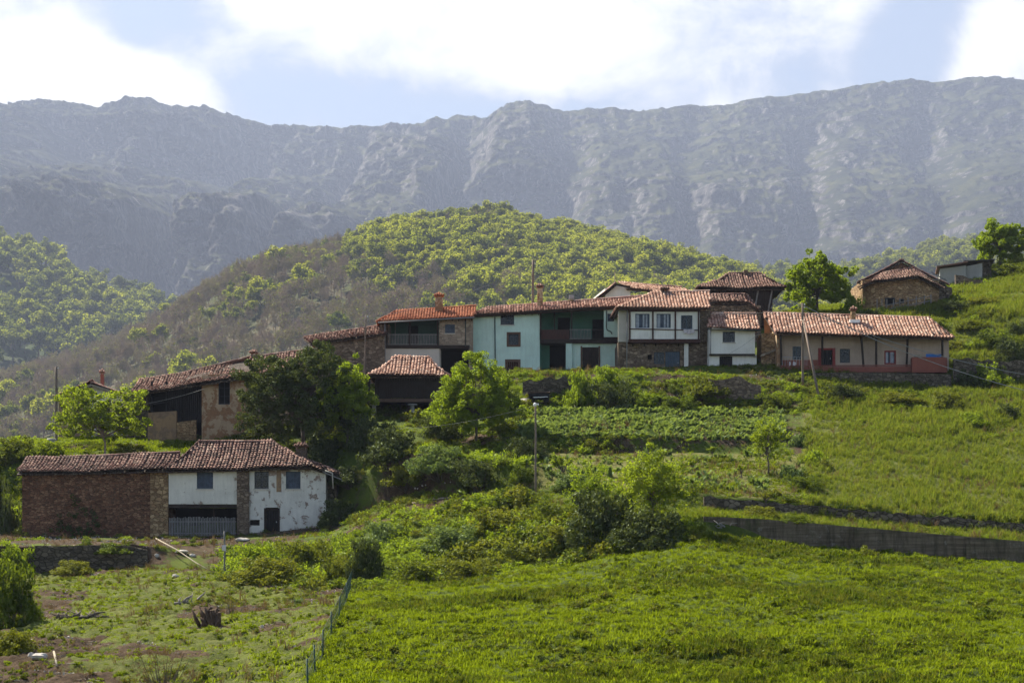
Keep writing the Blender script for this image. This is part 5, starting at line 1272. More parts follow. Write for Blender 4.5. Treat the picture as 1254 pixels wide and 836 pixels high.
#--------------------------------------------------------------- trees and shrubs with a place of their own
K = base
def T(px, py, d, label, lfm, bark, hpx, rxpx, rzpx, cat='tree', name='tree', **k):
    p = base(px, py, d); s = p.y/FL
    return tree(name, p-Vector((0, 0, .15)), label, cat, (M[lfm], M[bark]), hpx*s, rxpx*s, rzpx*s, **k)
T(128, 558, 166, 'light green fig tree with open crown, in front of the small cottage at left', 'lf_fig', 'bark_pale', 86, 62, 38, nc=120, per=110, leaf=.26, crad=.75, r0=.13, seed=11, cz=4.0, lo=.3)
T(372, 556, 163, 'large dense dark evergreen tree between the barn and the wooden granary', 'lf_dark', 'bark', 140, 72, 72, nc=180, per=190, leaf=.27, crad=1.05, r0=.25, seed=12, lo=.55, cz=5.4)
T(425, 548, 166, 'fresh green tree growing against the right side of the dark evergreen', 'lf_bright', 'bark', 114, 38, 54, nc=90, per=160, leaf=.22, crad=.8, r0=.14, seed=13, cz=4.3)
T(583, 545, 163, 'rounded yellow green tree in front of the mint green house', 'lf_bright', 'bark', 112, 58, 56, nc=150, per=190, leaf=.20, crad=.85, r0=.16, seed=14, cz=3.9, lo=.5)
T(1000, 383, 214, 'bright green leafy tree standing behind the roof of the pink house', 'lf_bright', 'bark', 76, 45, 40, nc=110, per=130, leaf=.34, crad=.9, r0=.2, seed=15, cz=3.8, lo=.5)
T(1226, 322, 244, 'bright green tree on the skyline of the hillside at the far right', 'lf_bright', 'bark', 58, 34, 29, nc=90, per=120, leaf=.36, crad=.9, r0=.16, seed=16, cz=3.2, lo=.5)
T(562, 402, 206, 'small green treetop showing above the orange roof of the balcony house', 'lf_bright', 'bark', 42, 17, 14, nc=22, per=60, leaf=.28, crad=.6, r0=.1, seed=17)
T(775, 372, 212, 'small green treetop peeping over the roof of the gabled house', 'lf_bright', 'bark', 26, 20, 8, nc=18, per=40, leaf=.28, crad=.4, r0=.08, seed=18)
# slender fruit tree with upright shoots
def shoots(px, py, d, label, hpx, wpx, n, leaf, seed, per=26, name='fruit_tree', cat='tree', lf=.20, rr=.20, spread=1.0, arr=.35):
    p = base(px, py, d); s = p.y/FL; h = hpx*s; w = wpx*s/2; r = np.random.RandomState(seed)
    t = tag(empty(name, p-Vector((0, 0, .1))), label, cat); A, B, C, ra = [], [], [], []
    A.append((0, 0, -.3)); B.append((0, 0, h*arr)); ra.append(.10)
    for i in range(n):
        an = r.uniform(0, 6.28); q = math.sqrt(r.uniform(.03, 1)); k = np.array([math.cos(an)*w*q*.55*spread, math.sin(an)*w*q*.55*spread, h*(arr+.15+.12*q)])
        e = np.array([math.cos(an)*w*q, math.sin(an)*w*q, h*r.uniform(.75, 1.02)*(1-.25*q)])
        A += [np.array([0, 0, h*arr*.9]), k]; B += [k, e]; ra += [.045, .03]
        for j in range(6): f = (j+.6)/6; C.append(k*(1-f)+e*f); C.append((k*(1-f)+e*f)*.97)
    V_, F_ = sticks(A, B, np.array(ra), np.array(ra)*.4); link('trunk', npmesh('trunk', V_, F_, M['bark']), t)
    LV_, LF_, c = leaves(np.array(C), rr, per, lf, seed+1); link('crown', npmesh('crown', LV_, LF_, M[leaf], c), t); return t
T(941, 580, 141, 'young fruit tree with upright leafy shoots on the middle terrace', 'lf_fig', 'bark', 76, 26, 35, name='fruit_tree', nc=50, per=70, leaf=.15, crad=.5, r0=.09, seed=21, lo=.3)
T(800, 655, 122, 'thin leafed young tree rising out of the dark shrub at the top of the meadow', 'lf_fig', 'bark', 106, 50, 48, name='young_tree', nc=70, per=120, leaf=.17, crad=.8, r0=.07, seed=22, lo=.3, cz=3.6)
T(728, 640, 124, 'wispy sapling at the left of the big dark shrub at the meadow top', 'lf_bright', 'bark', 82, 36, 36, name='young_tree', nc=50, per=100, leaf=.16, crad=.7, r0=.06, seed=23, lo=.15, cz=2.4)
shoots(938, 616, 127, 'wispy yellowish shrub below the young fruit tree', 20, 18, 8, 'lf_bush', 24, per=5, name='young_tree', arr=.2, lf=.12)
shoots(690, 588, 143, 'small sapling with pale leaves beside the lamp post', 40, 40, 10, 'lf_fig', 25, per=8, name='young_tree', arr=.3, lf=.16)
for px, py, h_, t_ in ((812, 570, 26, 'under the potato terrace'), (848, 578, 20, 'in the middle of the weedy terrace'), (908, 585, 22, 'left of the upright fruit tree'), (872, 560, 18, 'against the bank behind the weedy terrace')):
    shoots(px, py, 140, 'knee high fruit sapling %s' % t_, h_, 13, 5, 'lf_fig', px, per=5, name='sapling', arr=.35, lf=.14, rr=.12)
SH = [
 (737, 664, 125, 88, 'big dark shrub at the top of the meadow, under the wispy sapling', 'dark', 122), (800, 668, 118, 62, 'dark shrub around the foot of the thin leafed young tree', 'dark', 121), (692, 668, 70, 44, 'low green shrub left of the big dark shrub on the meadow edge', 'bush', 120), (850, 660, 50, 30, 'low shrub at the end of the concrete wall', 'bush', 120),
 (710, 492, 44, 52, 'leafy shrub on the rock wall below the mint green house', 'bright', 170), (752, 500, 64, 54, 'dark round shrub in front of the half timbered house', 'dark', 170), (742, 470, 50, 30, 'light leafed shrub climbing above the dark round shrub', 'bright', 172), (793, 496, 36, 22, 'yellow green shrub on the bank under the half timbered house', 'bright', 170), (830, 500, 66, 26, 'mounded green shrub on the bank under the white pillar', 'bush', 170), (865, 482, 70, 30, 'grassy green mound under the small white cottage', 'bush', 171),
 (950, 498, 50, 26, 'green mound at the right of the collapsed stone wall', 'bush', 170),
 (620, 505, 50, 44, 'bush at the right foot of the rounded yellow green tree', 'bush', 166), (650, 508, 30, 22, 'small bush beside the overturned cart', 'bush', 166),
 (10, 765, 100, 110, 'big bright bush at the left edge of the pasture', 'bush', 104), (18, 800, 70, 40, 'low bush in front of the big bright bush at the left edge', 'bush', 88), (18, 700, 60, 50, 'leafy bush against the rubble wall at the left edge', 'bright', 122),
 (90, 700, 60, 20, 'creeper hanging over the rubble wall', 'bush', 133), (140, 676, 60, 16, 'low creeper on top of the rubble wall', 'bush', 134),
 (330, 712, 110, 42, 'wide green hedge under the white farmhouse front', 'bush', 124), (378, 690, 80, 48, 'rounded hedge clump right of the farmhouse door', 'bush', 132), (318, 690, 60, 40, 'tall hedge clump below the farmhouse door', 'bright', 134), (415, 712, 60, 40, 'bush at the top end of the green mesh fence', 'bush', 122), (448, 706, 60, 64, 'dark ivy bush beside the end of the mesh fence', 'dark', 121),
 (470, 668, 74, 40, 'pale green bramble bush above the mesh fence', 'pale', 128), (520, 712, 90, 44, 'broad bramble bush at the left top of the meadow', 'bush', 118), (575, 706, 80, 36, 'bramble bush on the meadow edge, second from the mesh fence', 'bush', 117), (560, 668, 90, 40, 'yellow green bramble mound on the bank', 'pale', 126), (640, 690, 80, 34, 'green bramble mound below the lamp post', 'bush', 118), (610, 650, 90, 38, 'leafy mound on the bank left of the lamp post', 'bush', 127), (680, 640, 70, 36, 'leafy mound on the bank right of the lamp post', 'bush', 124), (600, 622, 80, 24, 'grassy bramble crest of the bank behind the lamp post', 'bright', 134),
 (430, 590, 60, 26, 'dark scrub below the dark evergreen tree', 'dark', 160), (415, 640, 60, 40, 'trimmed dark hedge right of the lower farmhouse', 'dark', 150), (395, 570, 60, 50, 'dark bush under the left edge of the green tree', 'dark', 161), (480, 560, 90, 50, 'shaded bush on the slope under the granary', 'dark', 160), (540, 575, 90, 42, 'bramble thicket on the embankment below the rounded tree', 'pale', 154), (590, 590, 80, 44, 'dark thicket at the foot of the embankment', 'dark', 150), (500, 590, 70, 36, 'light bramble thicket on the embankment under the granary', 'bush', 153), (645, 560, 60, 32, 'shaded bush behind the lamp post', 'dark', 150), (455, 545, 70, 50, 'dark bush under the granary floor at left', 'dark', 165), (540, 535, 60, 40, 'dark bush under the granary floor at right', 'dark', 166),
 (640, 588, 40, 26, 'tall weeds on the little bank behind the lamp post', 'bush', 142), (700, 596, 60, 22, 'pale leafy clump on the bank right of the lamp post', 'pale', 138),
 (985, 600, 50, 30, 'bush on the corner bank between terrace and upper meadow', 'bush', 130), (968, 580, 36, 28, 'yellowish bush right of the young fruit tree', 'pale', 140), (1000, 566, 34, 30, 'dark bush topped with yellow green leaves on the corner bank', 'bright', 145), (1012, 574, 26, 22, 'orange tinged shrub on the corner bank', 'bush', 143), (975, 545, 30, 30, 'light bush behind the young fruit tree', 'pale', 150), (930, 632, 60, 18, 'creeper spilling over the concrete wall', 'bush', 120), (1062, 680, 30, 20, 'nettle clump against the concrete wall', 'bush', 118), (972, 640, 50, 14, 'grass tussock on the coping of the concrete wall', 'bush', 121),
 (1172, 378, 40, 14, 'low dark bush beside the broken brown wall', 'dark', 212), (1205, 372, 60, 12, 'olive scrub line on the hillside below the pale shed', 'bush', 214), (1165, 432, 50, 22, 'olive bush at the right end of the pink house roof', 'bush', 190), (1215, 424, 60, 26, 'mounded olive bush on the hillside at the right edge', 'bush', 192), (1246, 408, 30, 22, 'small bush high on the right hillside', 'dark', 196), (1190, 402, 46, 16, 'flat bush on the hillside shelf above the pink house', 'bush', 200), (1140, 398, 34, 12, 'grassy bush between the pink house roof and the stone barn', 'bush', 205), (1190, 475, 60, 30, 'dark thicket hanging on the wall right of the pink house', 'dark', 177), (1100, 492, 70, 16, 'low weeds under the foundation of the pink house', 'bush', 168), (1030, 484, 60, 18, 'low bush under the porch of the pink house', 'dark', 170), (1190, 520, 46, 22, 'bright yellow green bush at the right of the upper meadow', 'bright', 160), (1160, 500, 60, 30, 'olive bush below the right end of the pink house', 'bush', 166), (1235, 512, 36, 24, 'dark leafed bush near the right end of the upper meadow', 'dark', 163), (1210, 470, 70, 34, 'bush on the dark wall at the right of the pink house', 'bright', 176), (1240, 445, 60, 44, 'dark bush under the hillside at the right', 'dark', 180), (1225, 395, 18, 14, 'dark shrub on the hillside shelf at the right', 'dark', 200), (1240, 335, 50, 20, 'brown green scrub below the skyline tree', 'bush', 238), (1180, 330, 60, 14, 'yellow bush line behind the pale shed', 'pale', 244),
 (1068, 392, 30, 22, 'dark bush at the left corner of the tan stone barn', 'dark', 210), (1082, 384, 18, 14, 'light bush under the barn window', 'bright', 211), (1045, 385, 30, 34, 'light green bush between the tree and the stone barn', 'bright', 214), (970, 384, 50, 20, 'brown green bush at the left foot of the bright tree', 'bush', 212),
 (60, 556, 50, 24, 'leafy weeds by the white post under the fig tree', 'fig', 168), (160, 556, 60, 18, 'low brown scrub at the right of the fig tree', 'bush', 168), (20, 560, 70, 34, 'wild hedge above the left end of the farmhouse roof', 'bush', 171), (-15, 640, 60, 90, 'tall dark hedge at the left of the farmhouse', 'dark', 156), (12, 652, 34, 90, 'dark ivy against the left corner of the farmhouse', 'dark', 157),
 (200, 838, 120, 66, 'withered brown shrub at the bottom of the pasture', 'dry', 72), (285, 752, 70, 36, 'withered brown shrub behind the tree stump', 'dry', 104),
]
BUSH['dry'] = [bush_mesh('bush', 150+i, M['dry'], 22, 16, .10) for i in range(2)]
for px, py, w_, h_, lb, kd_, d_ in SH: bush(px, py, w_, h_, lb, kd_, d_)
# ivy on the farmhouse wall
Cc = np.array([(rnd.gauss(0, 1.6), rnd.uniform(-.12, .04), abs(rnd.gauss(0, 1.9))) for _ in range(60)]); Cc = Cc[np.abs(Cc[:, 0])*1.1+Cc[:, 2] < 4.4]
v_, f_, c_ = leaves(Cc, .28, 40, .16, 77); o = link('ivy', npmesh('ivy', v_, f_, M['lf_dark'], c_)); o.location = W(95, 660, 154.9); tag(o, 'dark ivy patch climbing the red stone wall of the lower farmhouse', 'ivy')
#--------------------------------------------------------------- poles, wires
def pole(px, yt, yb, d, label, r0=.13, r1=.09, mat='pole_wood', lamp=False, bar=False, insul=2, name='utility_pole', foot=None):
    b = foot or base(px, yb, d); t_ = W(px, yt, b.y); e = tag(empty(name, b), label, 'pole'); h = t_.z-b.z; dx = t_.x-b.x
    mb = MB(); n = 6; mb.tube([(dx*i/n+.015*math.sin(i*2), 0, -.6+(h+.6)*i/n) for i in range(n+1)], [r0+(r1-r0)*i/n for i in range(n+1)], 10); mb.build('shaft', M[mat], e, True)
    if bar: mb = MB(); mb.bar((dx-.1, 0, h-.3), (dx+.7, -.1, h+.15), .10); mb.build('bracket', M['wood_grey'], e)
    for i in range(insul):
        mb = MB(); z = h-.15-.3*i; mb.tube([(dx+.08, -.02, z), (dx+.2, -.02, z+.02)], .03, 6); mb.tube([(dx+.2, -.02, z-.05), (dx+.2, -.02, z+.1)], [.05, .035], 8); mb.build('insulator', M['white'], e)
    if lamp:
        mb = MB(); mb.tube([(dx, 0, h-.2), (dx-.06, -.25, h-.1)], .03, 6); mb.build('lamp_arm', M['metal'], e)
        mb = MB(); mb.tube([(dx-.06, -.25, h-.02), (dx-.06, -.25, h-.12), (dx-.06, -.25, h-.28)], [.05, .16, .12], 10); mb.build('lamp_head', M['white'], e)
    return e, t_
_, p983 = pole(983, 371, 473, 171, 'tall wooden pole in front of the pink house', .13, .10)
b_ = base(1004, 490, 166); e_ = tag(empty('pole_strut', b_), 'leaning wooden strut propping the tall pole in front of the pink house', 'pole strut'); mb = MB(); q = W(983.5, 392, p983.y-.2)-b_; mb.tube([(0, 0, -.3), tuple(q*.5), tuple(q)], [.13, .12, .09], 10); o = mb.build('shaft', M['pole_wood'], e_, True)
mb = MB(); mb.tube([tuple(q*.96-Vector((.2, 0, 0))), tuple(q*.96+Vector((.2, 0, 0)))], .03, 6); mb.build('bolt', M['metal'], e_)
_, p656 = pole(656, 493, 602, 138, 'slim grey pole with a small white lamp in the middle of the slope', .09, .07, 'pole_wood', lamp=True, insul=1, name='lamp_post')
_, p448 = pole(448, 386, 452, 183, 'crooked wooden pole in front of the low stone barn', .10, .07, insul=1, foot=Vector((W(446, 452, 183).x, 183, gz_at(W(446, 452, 183).x, 183))))
_, p68 = pole(69, 449, 535, 180, 'wooden pole beside the small cottage at the far left', .15, .13, insul=1)
_, p653 = pole(653, 318, 372, 202, 'tall twin timber pole rising behind the roof of the mint green house', .17, .14, bar=True, foot=Vector((W(651, 372, 202).x, 202, gz_at(W(651, 372, 202).x, 202))))
def wire(a, b, sag, label, r=.035, n=14):
    mb = MB(); mb.tube([a.lerp(b, i/n)-Vector((0, 0, 4*sag*(i/n)*(1-i/n))) for i in range(n+1)], r, 5)
    tag(mb.build('power_line', M['wire']), label, 'power line')
wire(p983-Vector((0, 0, .2)), W(1330, 494, 163), 1.2, 'power line running from the tall pole to the lower right'); wire(p983-Vector((0, 0, .7)), W(1330, 470, 172), 1.0, 'second power line from the tall pole, ending higher at the right edge')
wire(p68-Vector((0, 0, .2)), W(448, 390, 183), 1.1, 'power line from the cottage pole across the barn roof', .018); wire(W(448, 390, 183), W(651, 325, 202), .8, 'power line from the crooked pole over the orange roof', .018)
wire(p656-Vector((0, 0, .2)), W(440, 524, 163), .7, 'service line from the lamp post to the dark evergreen tree', .010); wire(W(150, 498, 178), W(250, 476, 176), .25, 'thin line in front of the plank loft of the barn', .02)
wire(p983-Vector((0, 0, .4)), W(868, 384, 182), .3, 'thin line from the tall pole to the small white cottage', .016); wire(W(930, 408, 180.6), W(893, 433, 181.4), .1, 'short drooping cable across the wall of the small white cottage', .014)
# green mesh fence between pasture and meadow
fp = [(443, 682), (437, 697), (431, 716), (424, 736), (415, 757), (406, 778), (395, 802), (386, 822), (377, 842)]
FP = [hit(*p) for p in fp]; fe = tag(empty('mesh_fence', FP[0]), 'green wire mesh fence running down the slope between pasture and meadow', 'fence'); O_ = FP[0]
for i, p in enumerate(FP):
    mb = MB(); q = p-O_; mb.tube([(q.x, q.y, q.z-.3), (q.x+rnd.uniform(-.06, .06), q.y, q.z+1.15)], .04, 8); mb.build('post', M['fence_green'], fe, True)
mb = MB()
for i in range(len(FP)-1):
    a, b = FP[i]-O_, FP[i+1]-O_; ln = (b-a).length; n = max(2, int(ln/.55))
    for k in range(n): p = a.lerp(b, k/n); mb.bar(p+Vector((0, 0, .03)), p+Vector((0, 0, 1.08)), .010)
    for z in np.arange(.08, 1.1, .49): mb.bar(a+Vector((0, 0, z)), b+Vector((0, 0, z)), .010)
mb.build('mesh', M['fence_green'], fe)
# leaning log, posts, debris
def log(pts, rad, label, mat='wood_pale', name='log', cat='log', lift=.05):
    P_ = [hit(*p)+Vector((0, 0, lift+(p2 if isinstance(p2, float) else 0))) for p, p2 in [(q[:2], q[2] if len(q) > 2 else 0.) for q in pts]]
    O1 = P_[0]; mb = MB(); mb.tube([tuple(p-O1) for p in P_], rad, 8); o = mb.build(name, M[mat], None, True); o.location = O1; return tag(o, label, cat)
a = W(191, 659, 141); b = hit(262, 702); mb = MB(); mb.tube([a-a, (b-a)*.35+Vector((.1, 0, .05)), (b-a)*.7, b-a+Vector((0, 0, .05))], [.05, .05, .045, .03], 8); o = mb.build('log', M['wood_pale'], None, True); o.location = a; tag(o, 'long pale pole leaning down the bank below the slatted gate', 'log')
_, q = pole(275, 650, 703, 133, 'weathered fence post with rag at the bank below the farmhouse', .07, .06, 'wood_grey', insul=0, name='fence_post')
mb = MB(); mb.box(q.x-.15, q.x+.14, q.y-.12, q.y-.05, q.z-1.5, q.z-1.1, j=.06); tag(mb.build('rag', M['cloth']), 'pale rag tied to the weathered fence post', 'rag')
pole(317, 659, 712, 126, 'thin dark stake in the hedge', .04, .03, 'timber', insul=0, name='stake') if False else None
def pile(px, py, wpx, n, label, mat, r=.05, up=.5, seed=1, name='branch_pile', cat='branches'):
    p = hit(px, py); s = p.y/FL; g = np.random.RandomState(seed); w = wpx*s; mb = MB()
    for i in range(n):
        a = np.array([g.uniform(-.5, .5)*w, g.uniform(-.4, .4), g.uniform(-.05, .12)]); an = g.uniform(0, 3.14); ln = g.uniform(.3, .6)*w*.7
        b = a+np.array([math.cos(an)*ln, math.sin(an)*ln*.6, g.uniform(0, up)*ln]); m = (a+b)/2+g.normal(size=3)*.06; rr = r*g.uniform(.5, 1.4)
        mb.tube([a, m, b], [rr, rr*.8, rr*.35], 6)
    o = mb.build(name, M[mat], None, True); o.location = p; o.rotation_euler = (0, 0, 0); return tag(o, label, cat)
pile(232, 738, 40, 12, 'heap of pale forked branches standing in the pasture', 'bark_pale', .07, .9, 3); pile(93, 756, 54, 30, 'tangle of pulled out roots in the left part of the pasture', 'bark', .07, .45, 4, 'root_pile', 'roots')
pile(360, 738, 16, 12, 'small heap of twigs and bark near the mesh fence', 'bark_pale', .035, .5, 5); pile(878, 645, 40, 12, 'pile of grey fence rails against the concrete wall end', 'wood_grey', .04, .6, 6, 'rail_pile', 'rails')
pile(400, 737, 30, 6, 'few sticks lying right of the pale leafed weed', 'bark', .03, .2, 7)
pile(700, 502, 26, 16, 'heap of dry brushwood beside the dark round shrub', 'bark', .04, .5, 8, 'brushwood_heap', 'brushwood')
log([(66, 800), (70, 818)], .06, 'short pale stick lying at the bottom left of the pasture', lift=.1); log([(1010, 478), (1050, 484), (1075, 490)], .07, 'weathered rail lying along the top of the upper meadow', 'wood_grey'); log([(1085, 488), (1110, 496), (1155, 500)], .06, 'thin dark rail at the right of the weathered rail', 'wood_grey')
def rock(px, py, w, h, label, seed, mat='rock', name='rock', cat='rock'):
    p = hit(px, py); s = p.y/FL; g = np.random.RandomState(seed); mb = MB(); n, m = 9, 5; vs = []
    for j in range(m+1):
        for i in range(n):
            th = math.pi*j/m; ph = 2*math.pi*i/n; rr = 1+g.uniform(-.22, .22); vs.append((math.sin(th)*math.cos(ph)*rr*w*s/2, math.sin(th)*math.sin(ph)*rr*w*s/2.4, math.cos(th)*rr*h*s/2))
    for j in range(m):
        for i in range(n): k = (i+1) % n; mb.quad(vs[j*n+i], vs[j*n+k], vs[(j+1)*n+k], vs[(j+1)*n+i])
    o = mb.build(name, M[mat]); o.location = p+Vector((0, 0, h*s*.2)); return tag(o, label, cat)
for q in ((50, 805, 22, 9, 'flat pale rock lying in the bare earth at the bottom left', 1), (38, 803, 9, 7, 'small pale stone left of the flat pale rock', 2), (222, 676, 20, 5, 'flat slab stone on the bank under the leaning pole', 3), (236, 681, 8, 5, 'round stone right of the flat slab on the bank', 4), (215, 706, 10, 5, 'stone at the foot of the bank under the leaning pole', 5), (192, 681, 6, 5, 'white stone on the earthy bank left of the leaning pole', 6),
          (296, 662, 18, 6, 'flat stone by the pillar of the farmhouse', 7), (640, 492, 26, 6, 'flat rock at the left of the overturned cart', 8)): rock(*q)
for i, (px, py, w_, h_) in enumerate(((248, 765, 34, 26), (268, 766, 28, 18), (294, 762, 40, 18))):
    pass
p = hit(256, 768); sgt = MB(); s = p.y/FL; g = np.random.RandomState(9)
for i in range(26):
    an = g.uniform(0, 6.28); a = np.array([g.uniform(-.5, .5), g.uniform(-.3, .3), -.1]); b = a+np.array([math.cos(an)*.5, math.sin(an)*.3, g.uniform(.5, 1.35)]); rr = g.uniform(.08, .2); sgt.tube([a, (a+b)/2+g.normal(size=3)*.08, b], [rr, rr*.8, rr*.4], 7)
o = sgt.build('tree_stump', M['earth'], None, True); o.location = p; tag(o, 'dark uprooted tree stump in the middle of the pasture', 'stump')
# pale leafed weeds near the fence
for px, py, lb in ((368, 738, 'silvery broad leafed weed right of the twig heap'), (372, 712, 'silvery weed under the hedge')): bush(px, py, 24, 11, lb, 'pale', 118, name='weed', cat='weed')
# cart, white post, fence by the barn, path
p = base(660, 494, 167); e = tag(empty('handcart', p), 'old dark handcart with a white rim parked under the rock wall', 'cart'); mb = MB()
mb.box(-1.0, 1.0, -.5, .5, .45, .95); mb.build('box', M['wood_black'], e); mb = MB(); mb.bar((-.8, -.55, .55), (.85, -.55, .62), .07); mb.build('rim', M['white'], e); mb = MB(); mb.box(-1.1, 1.1, -.45, .45, .98, 1.12, j=.08); mb.build('cover', M['lf_bush'] if False else M['earth'], e)
for sx in (-.7, .7): mb = MB(); mb.tube([(sx, -.62, .3), (sx, -.52, .3)], .3, 14); mb.build('wheel', M['dark'], e)
p = base(63, 553, 172); mb = MB(); mb.tube([(0, 0, -.3), (0, 0, 1.2), (0, 0, 1.35)], [.62, .55, .40], 12); o = mb.build('water_tank', M['concrete_pale'], None, True); o.location = p; tag(o, 'stubby white concrete tank at the foot of the cottage pole', 'tank')
f = tag(empty('rail_fence', S_.O), 'grey wooden rail fence in front of the tan stone barn', 'fence')
for i, px in enumerate((1074, 1080, 1086, 1094, 1102, 1112, 1122, 1132, 1140)):
    mb = MB(); a = S_.P(px, 384-i*1.6, -1.6); b = S_.P(px, 370-i*1.2 if i > 2 else 366, -1.6); mb.bar(a, b, .10); mb.build('post', M['wood_grey'], f)
mb = MB(); mb.bar(S_.P(1084, 374, -1.7), S_.P(1141, 362, -1.7), .08); mb.bar(S_.P(1084, 379, -1.7), S_.P(1141, 368, -1.7), .08); mb.build('rail', M['wood_grey'], f)
# things on the pink house porch
def item(name, mb, mat, loc, label, cat): o = mb.build(name, M[mat]); o.location = loc; return tag(o, label, cat)
mb = MB(); mb.box(0, 1.6, 0, .04, -.5, 0, j=.03); q = U_.P(1134, 433.5, -.2); U0 = U_.root.matrix_world if False else Matrix.Rotation(U_.a, 4, 'Z'); item('tarpaulin', mb, 'blue', U_.O+U0 @ q, 'blue tarpaulin over the red balcony of the pink house', 'tarpaulin')
mb = MB(); [mb.tube([(i*.28, 0, 0), (i*.28+.05, 0, .22), (i*.28, 0, .42)], [.06, .11, .03], 7) for i in (0, 1.4, 1.9)]; q = U_.P(967, 447.5, -.25); item('potted_flowers', mb, 'cloth', U_.O+U0 @ q, 'pinkish white flower pots on the porch wall of the pink house', 'flower pots')
q = U_.P(1118, 437, -.85); mb = MB(); mb.box(.2, .9, 0, .5, 0, .25, j=.02); item('crate', mb, 'wood_pale', U_.O+U0 @ q, 'pale box standing on the edge of the red balcony', 'box')
e_ = tag(empty('porch_rail', U_.O+U0 @ U_.P(958, 448, -.05)), 'thin metal rail at the left end of the pink house porch', 'railing'); mb = MB(); mb.tube([(0, 0, 0), (0, 0, .95), (2.6, 0, .95), (2.6, 0, 0)], .025, 6); mb.build('rail', M['metal'], e_); mb = MB(); [mb.tube([(x, 0, 0), (x, 0, .93)], .015, 5) for x in np.arange(.3, 2.5, .3)]; mb.build('balusters', M['metal'], e_)
# footpath
pp = [(484, 622), (505, 616), (530, 611.5), (556, 609)]; H1 = []
mb = MB(); prev = None
for i in range(len(pp)-1):
    for k in range(6):
        t_ = k/6; x_, y_ = pp[i][0]*(1-t_)+pp[i+1][0]*t_, pp[i][1]*(1-t_)+pp[i+1][1]*t_; h_ = hit(x_, y_)
        if h_ is None: continue
        c = [Vector((h_.x, h_.y+o_, gz_at(h_.x, h_.y+o_)+.05)) for o_ in (-.28, 0, .28)]
        if prev: mb.quad(prev[0], c[0], c[1], prev[1]); mb.quad(prev[1], c[1], c[2], prev[2])
        prev = c
tag(mb.build('path', M['path'], None, True), kind='structure')
SUN_EL = 46.0; SUN_E = 5.0; SKY_S = .05; CLOUD_S = .50; EXPO = 1.85
HAZE_D = .000090; HAZE_C = (.38, .445, .62, 1); HAZE_G = .1
GAPS = [(190, 15, 74, 42, -20, .8, 1.4), (330, 95, 50, 40, 20, .9, .45), (400, 144, 180, 38, 0, .9, .75), (620, 150, 140, 26, 0, .9, .8), (880, 114, 180, 26, 8, .9, .55), (1120, 48, 50, 96, -28, .8, 1.5), (480, 120, 150, 30, 0, .9, .4)]
LUMPS = [(130, 95, 150, 42, -18, .5, 1.3), (1215, 70, 60, 75, -20, .6, 1.0), (600, 30, 200, 60, 0, .9, .5)]
#--------------------------------------------------------------- camera, light, sky, air
cam = bpy.data.cameras.new('camera'); co = bpy.data.objects.new('camera', cam); COL.objects.link(co)
co.location = (0, 0, 0); co.rotation_euler = (R(90), 0, 0)
cam.lens = 60.0; cam.sensor_width = 36.0; cam.shift_y = (HZ-418)/1254.0; cam.clip_end = 20000; cam.clip_start = .5
sc.camera = co
SUN = Vector((-.54, .58, .0)).normalized()*math.cos(R(SUN_EL))+Vector((0, 0, math.sin(R(SUN_EL))))
sl = bpy.data.lights.new('sun', 'SUN'); sl.energy = SUN_E; sl.angle = R(.5); sl.color = (1.0, .92, .76)
so = bpy.data.objects.new('sun', sl); COL.objects.link(so); so.rotation_euler = SUN.to_track_quat('Z', 'Y').to_euler()
w = bpy.data.worlds.new('World'); sc.world = w; w.use_nodes = True; t = w.node_tree; t.nodes.clear()
def wn(k, **kw):
    x = t.nodes.new(k)
    for a, b in kw.items(): setattr(x, a, b)
    return x
WL = t.links.new
def wmath(op, a, b=0.0, clamp=False):
    x = wn('ShaderNodeMath', operation=op, use_clamp=clamp)
    for i, v_ in ((0, a), (1, b)):
        if hasattr(v_, 'is_linked'): WL(v_, x.inputs[i])
        else: x.inputs[i].default_value = v_
    return x.outputs[0]
sky = wn('ShaderNodeTexSky', sky_type='NISHITA', sun_disc=False)
sky.sun_elevation = R(SUN_EL); sky.sun_rotation = math.atan2(SUN.x, SUN.y); sky.altitude = 600; sky.air_density = 1.0; sky.dust_density = 1.2; sky.ozone_density = 1.2
bg1 = wn('ShaderNodeBackground'); bg1.inputs[1].default_value = SKY_S; WL(sky.outputs[0], bg1.inputs[0])
tc = wn('ShaderNodeTexCoord'); sp = wn('ShaderNodeSeparateXYZ'); WL(tc.outputs['Generated'], sp.inputs[0])
# cloud layer: pattern on a flat deck overhead seen at its bearing and height; its gaps show the blue
yy = wmath('MAXIMUM', sp.outputs[1], .12)
u = wmath('DIVIDE', sp.outputs[0], yy); v_ = wmath('DIVIDE', sp.outputs[2], yy)
cb = wn('ShaderNodeCombineXYZ'); WL(u, cb.inputs[0]); WL(v_, cb.inputs[1])
def wnoise(scale, detail, rough, off=0, dist=0):
    m = wn('ShaderNodeMapping'); m.inputs['Location'].default_value = (off, off*.7, off); m.inputs['Scale'].default_value = (1, 1.25, 1); WL(cb.outputs[0], m.inputs[0])
    x = wn('ShaderNodeTexNoise'); x.inputs['Scale'].default_value = scale; x.inputs['Detail'].default_value = detail; x.inputs['Roughness'].default_value = rough; x.inputs['Distortion'].default_value = dist
    WL(m.outputs[0], x.inputs['Vector']); return x.outputs[0]
n1 = wnoise(13, 12, .66, 2.1, .3); n2 = wnoise(4, 6, .55, 5.3, .3)
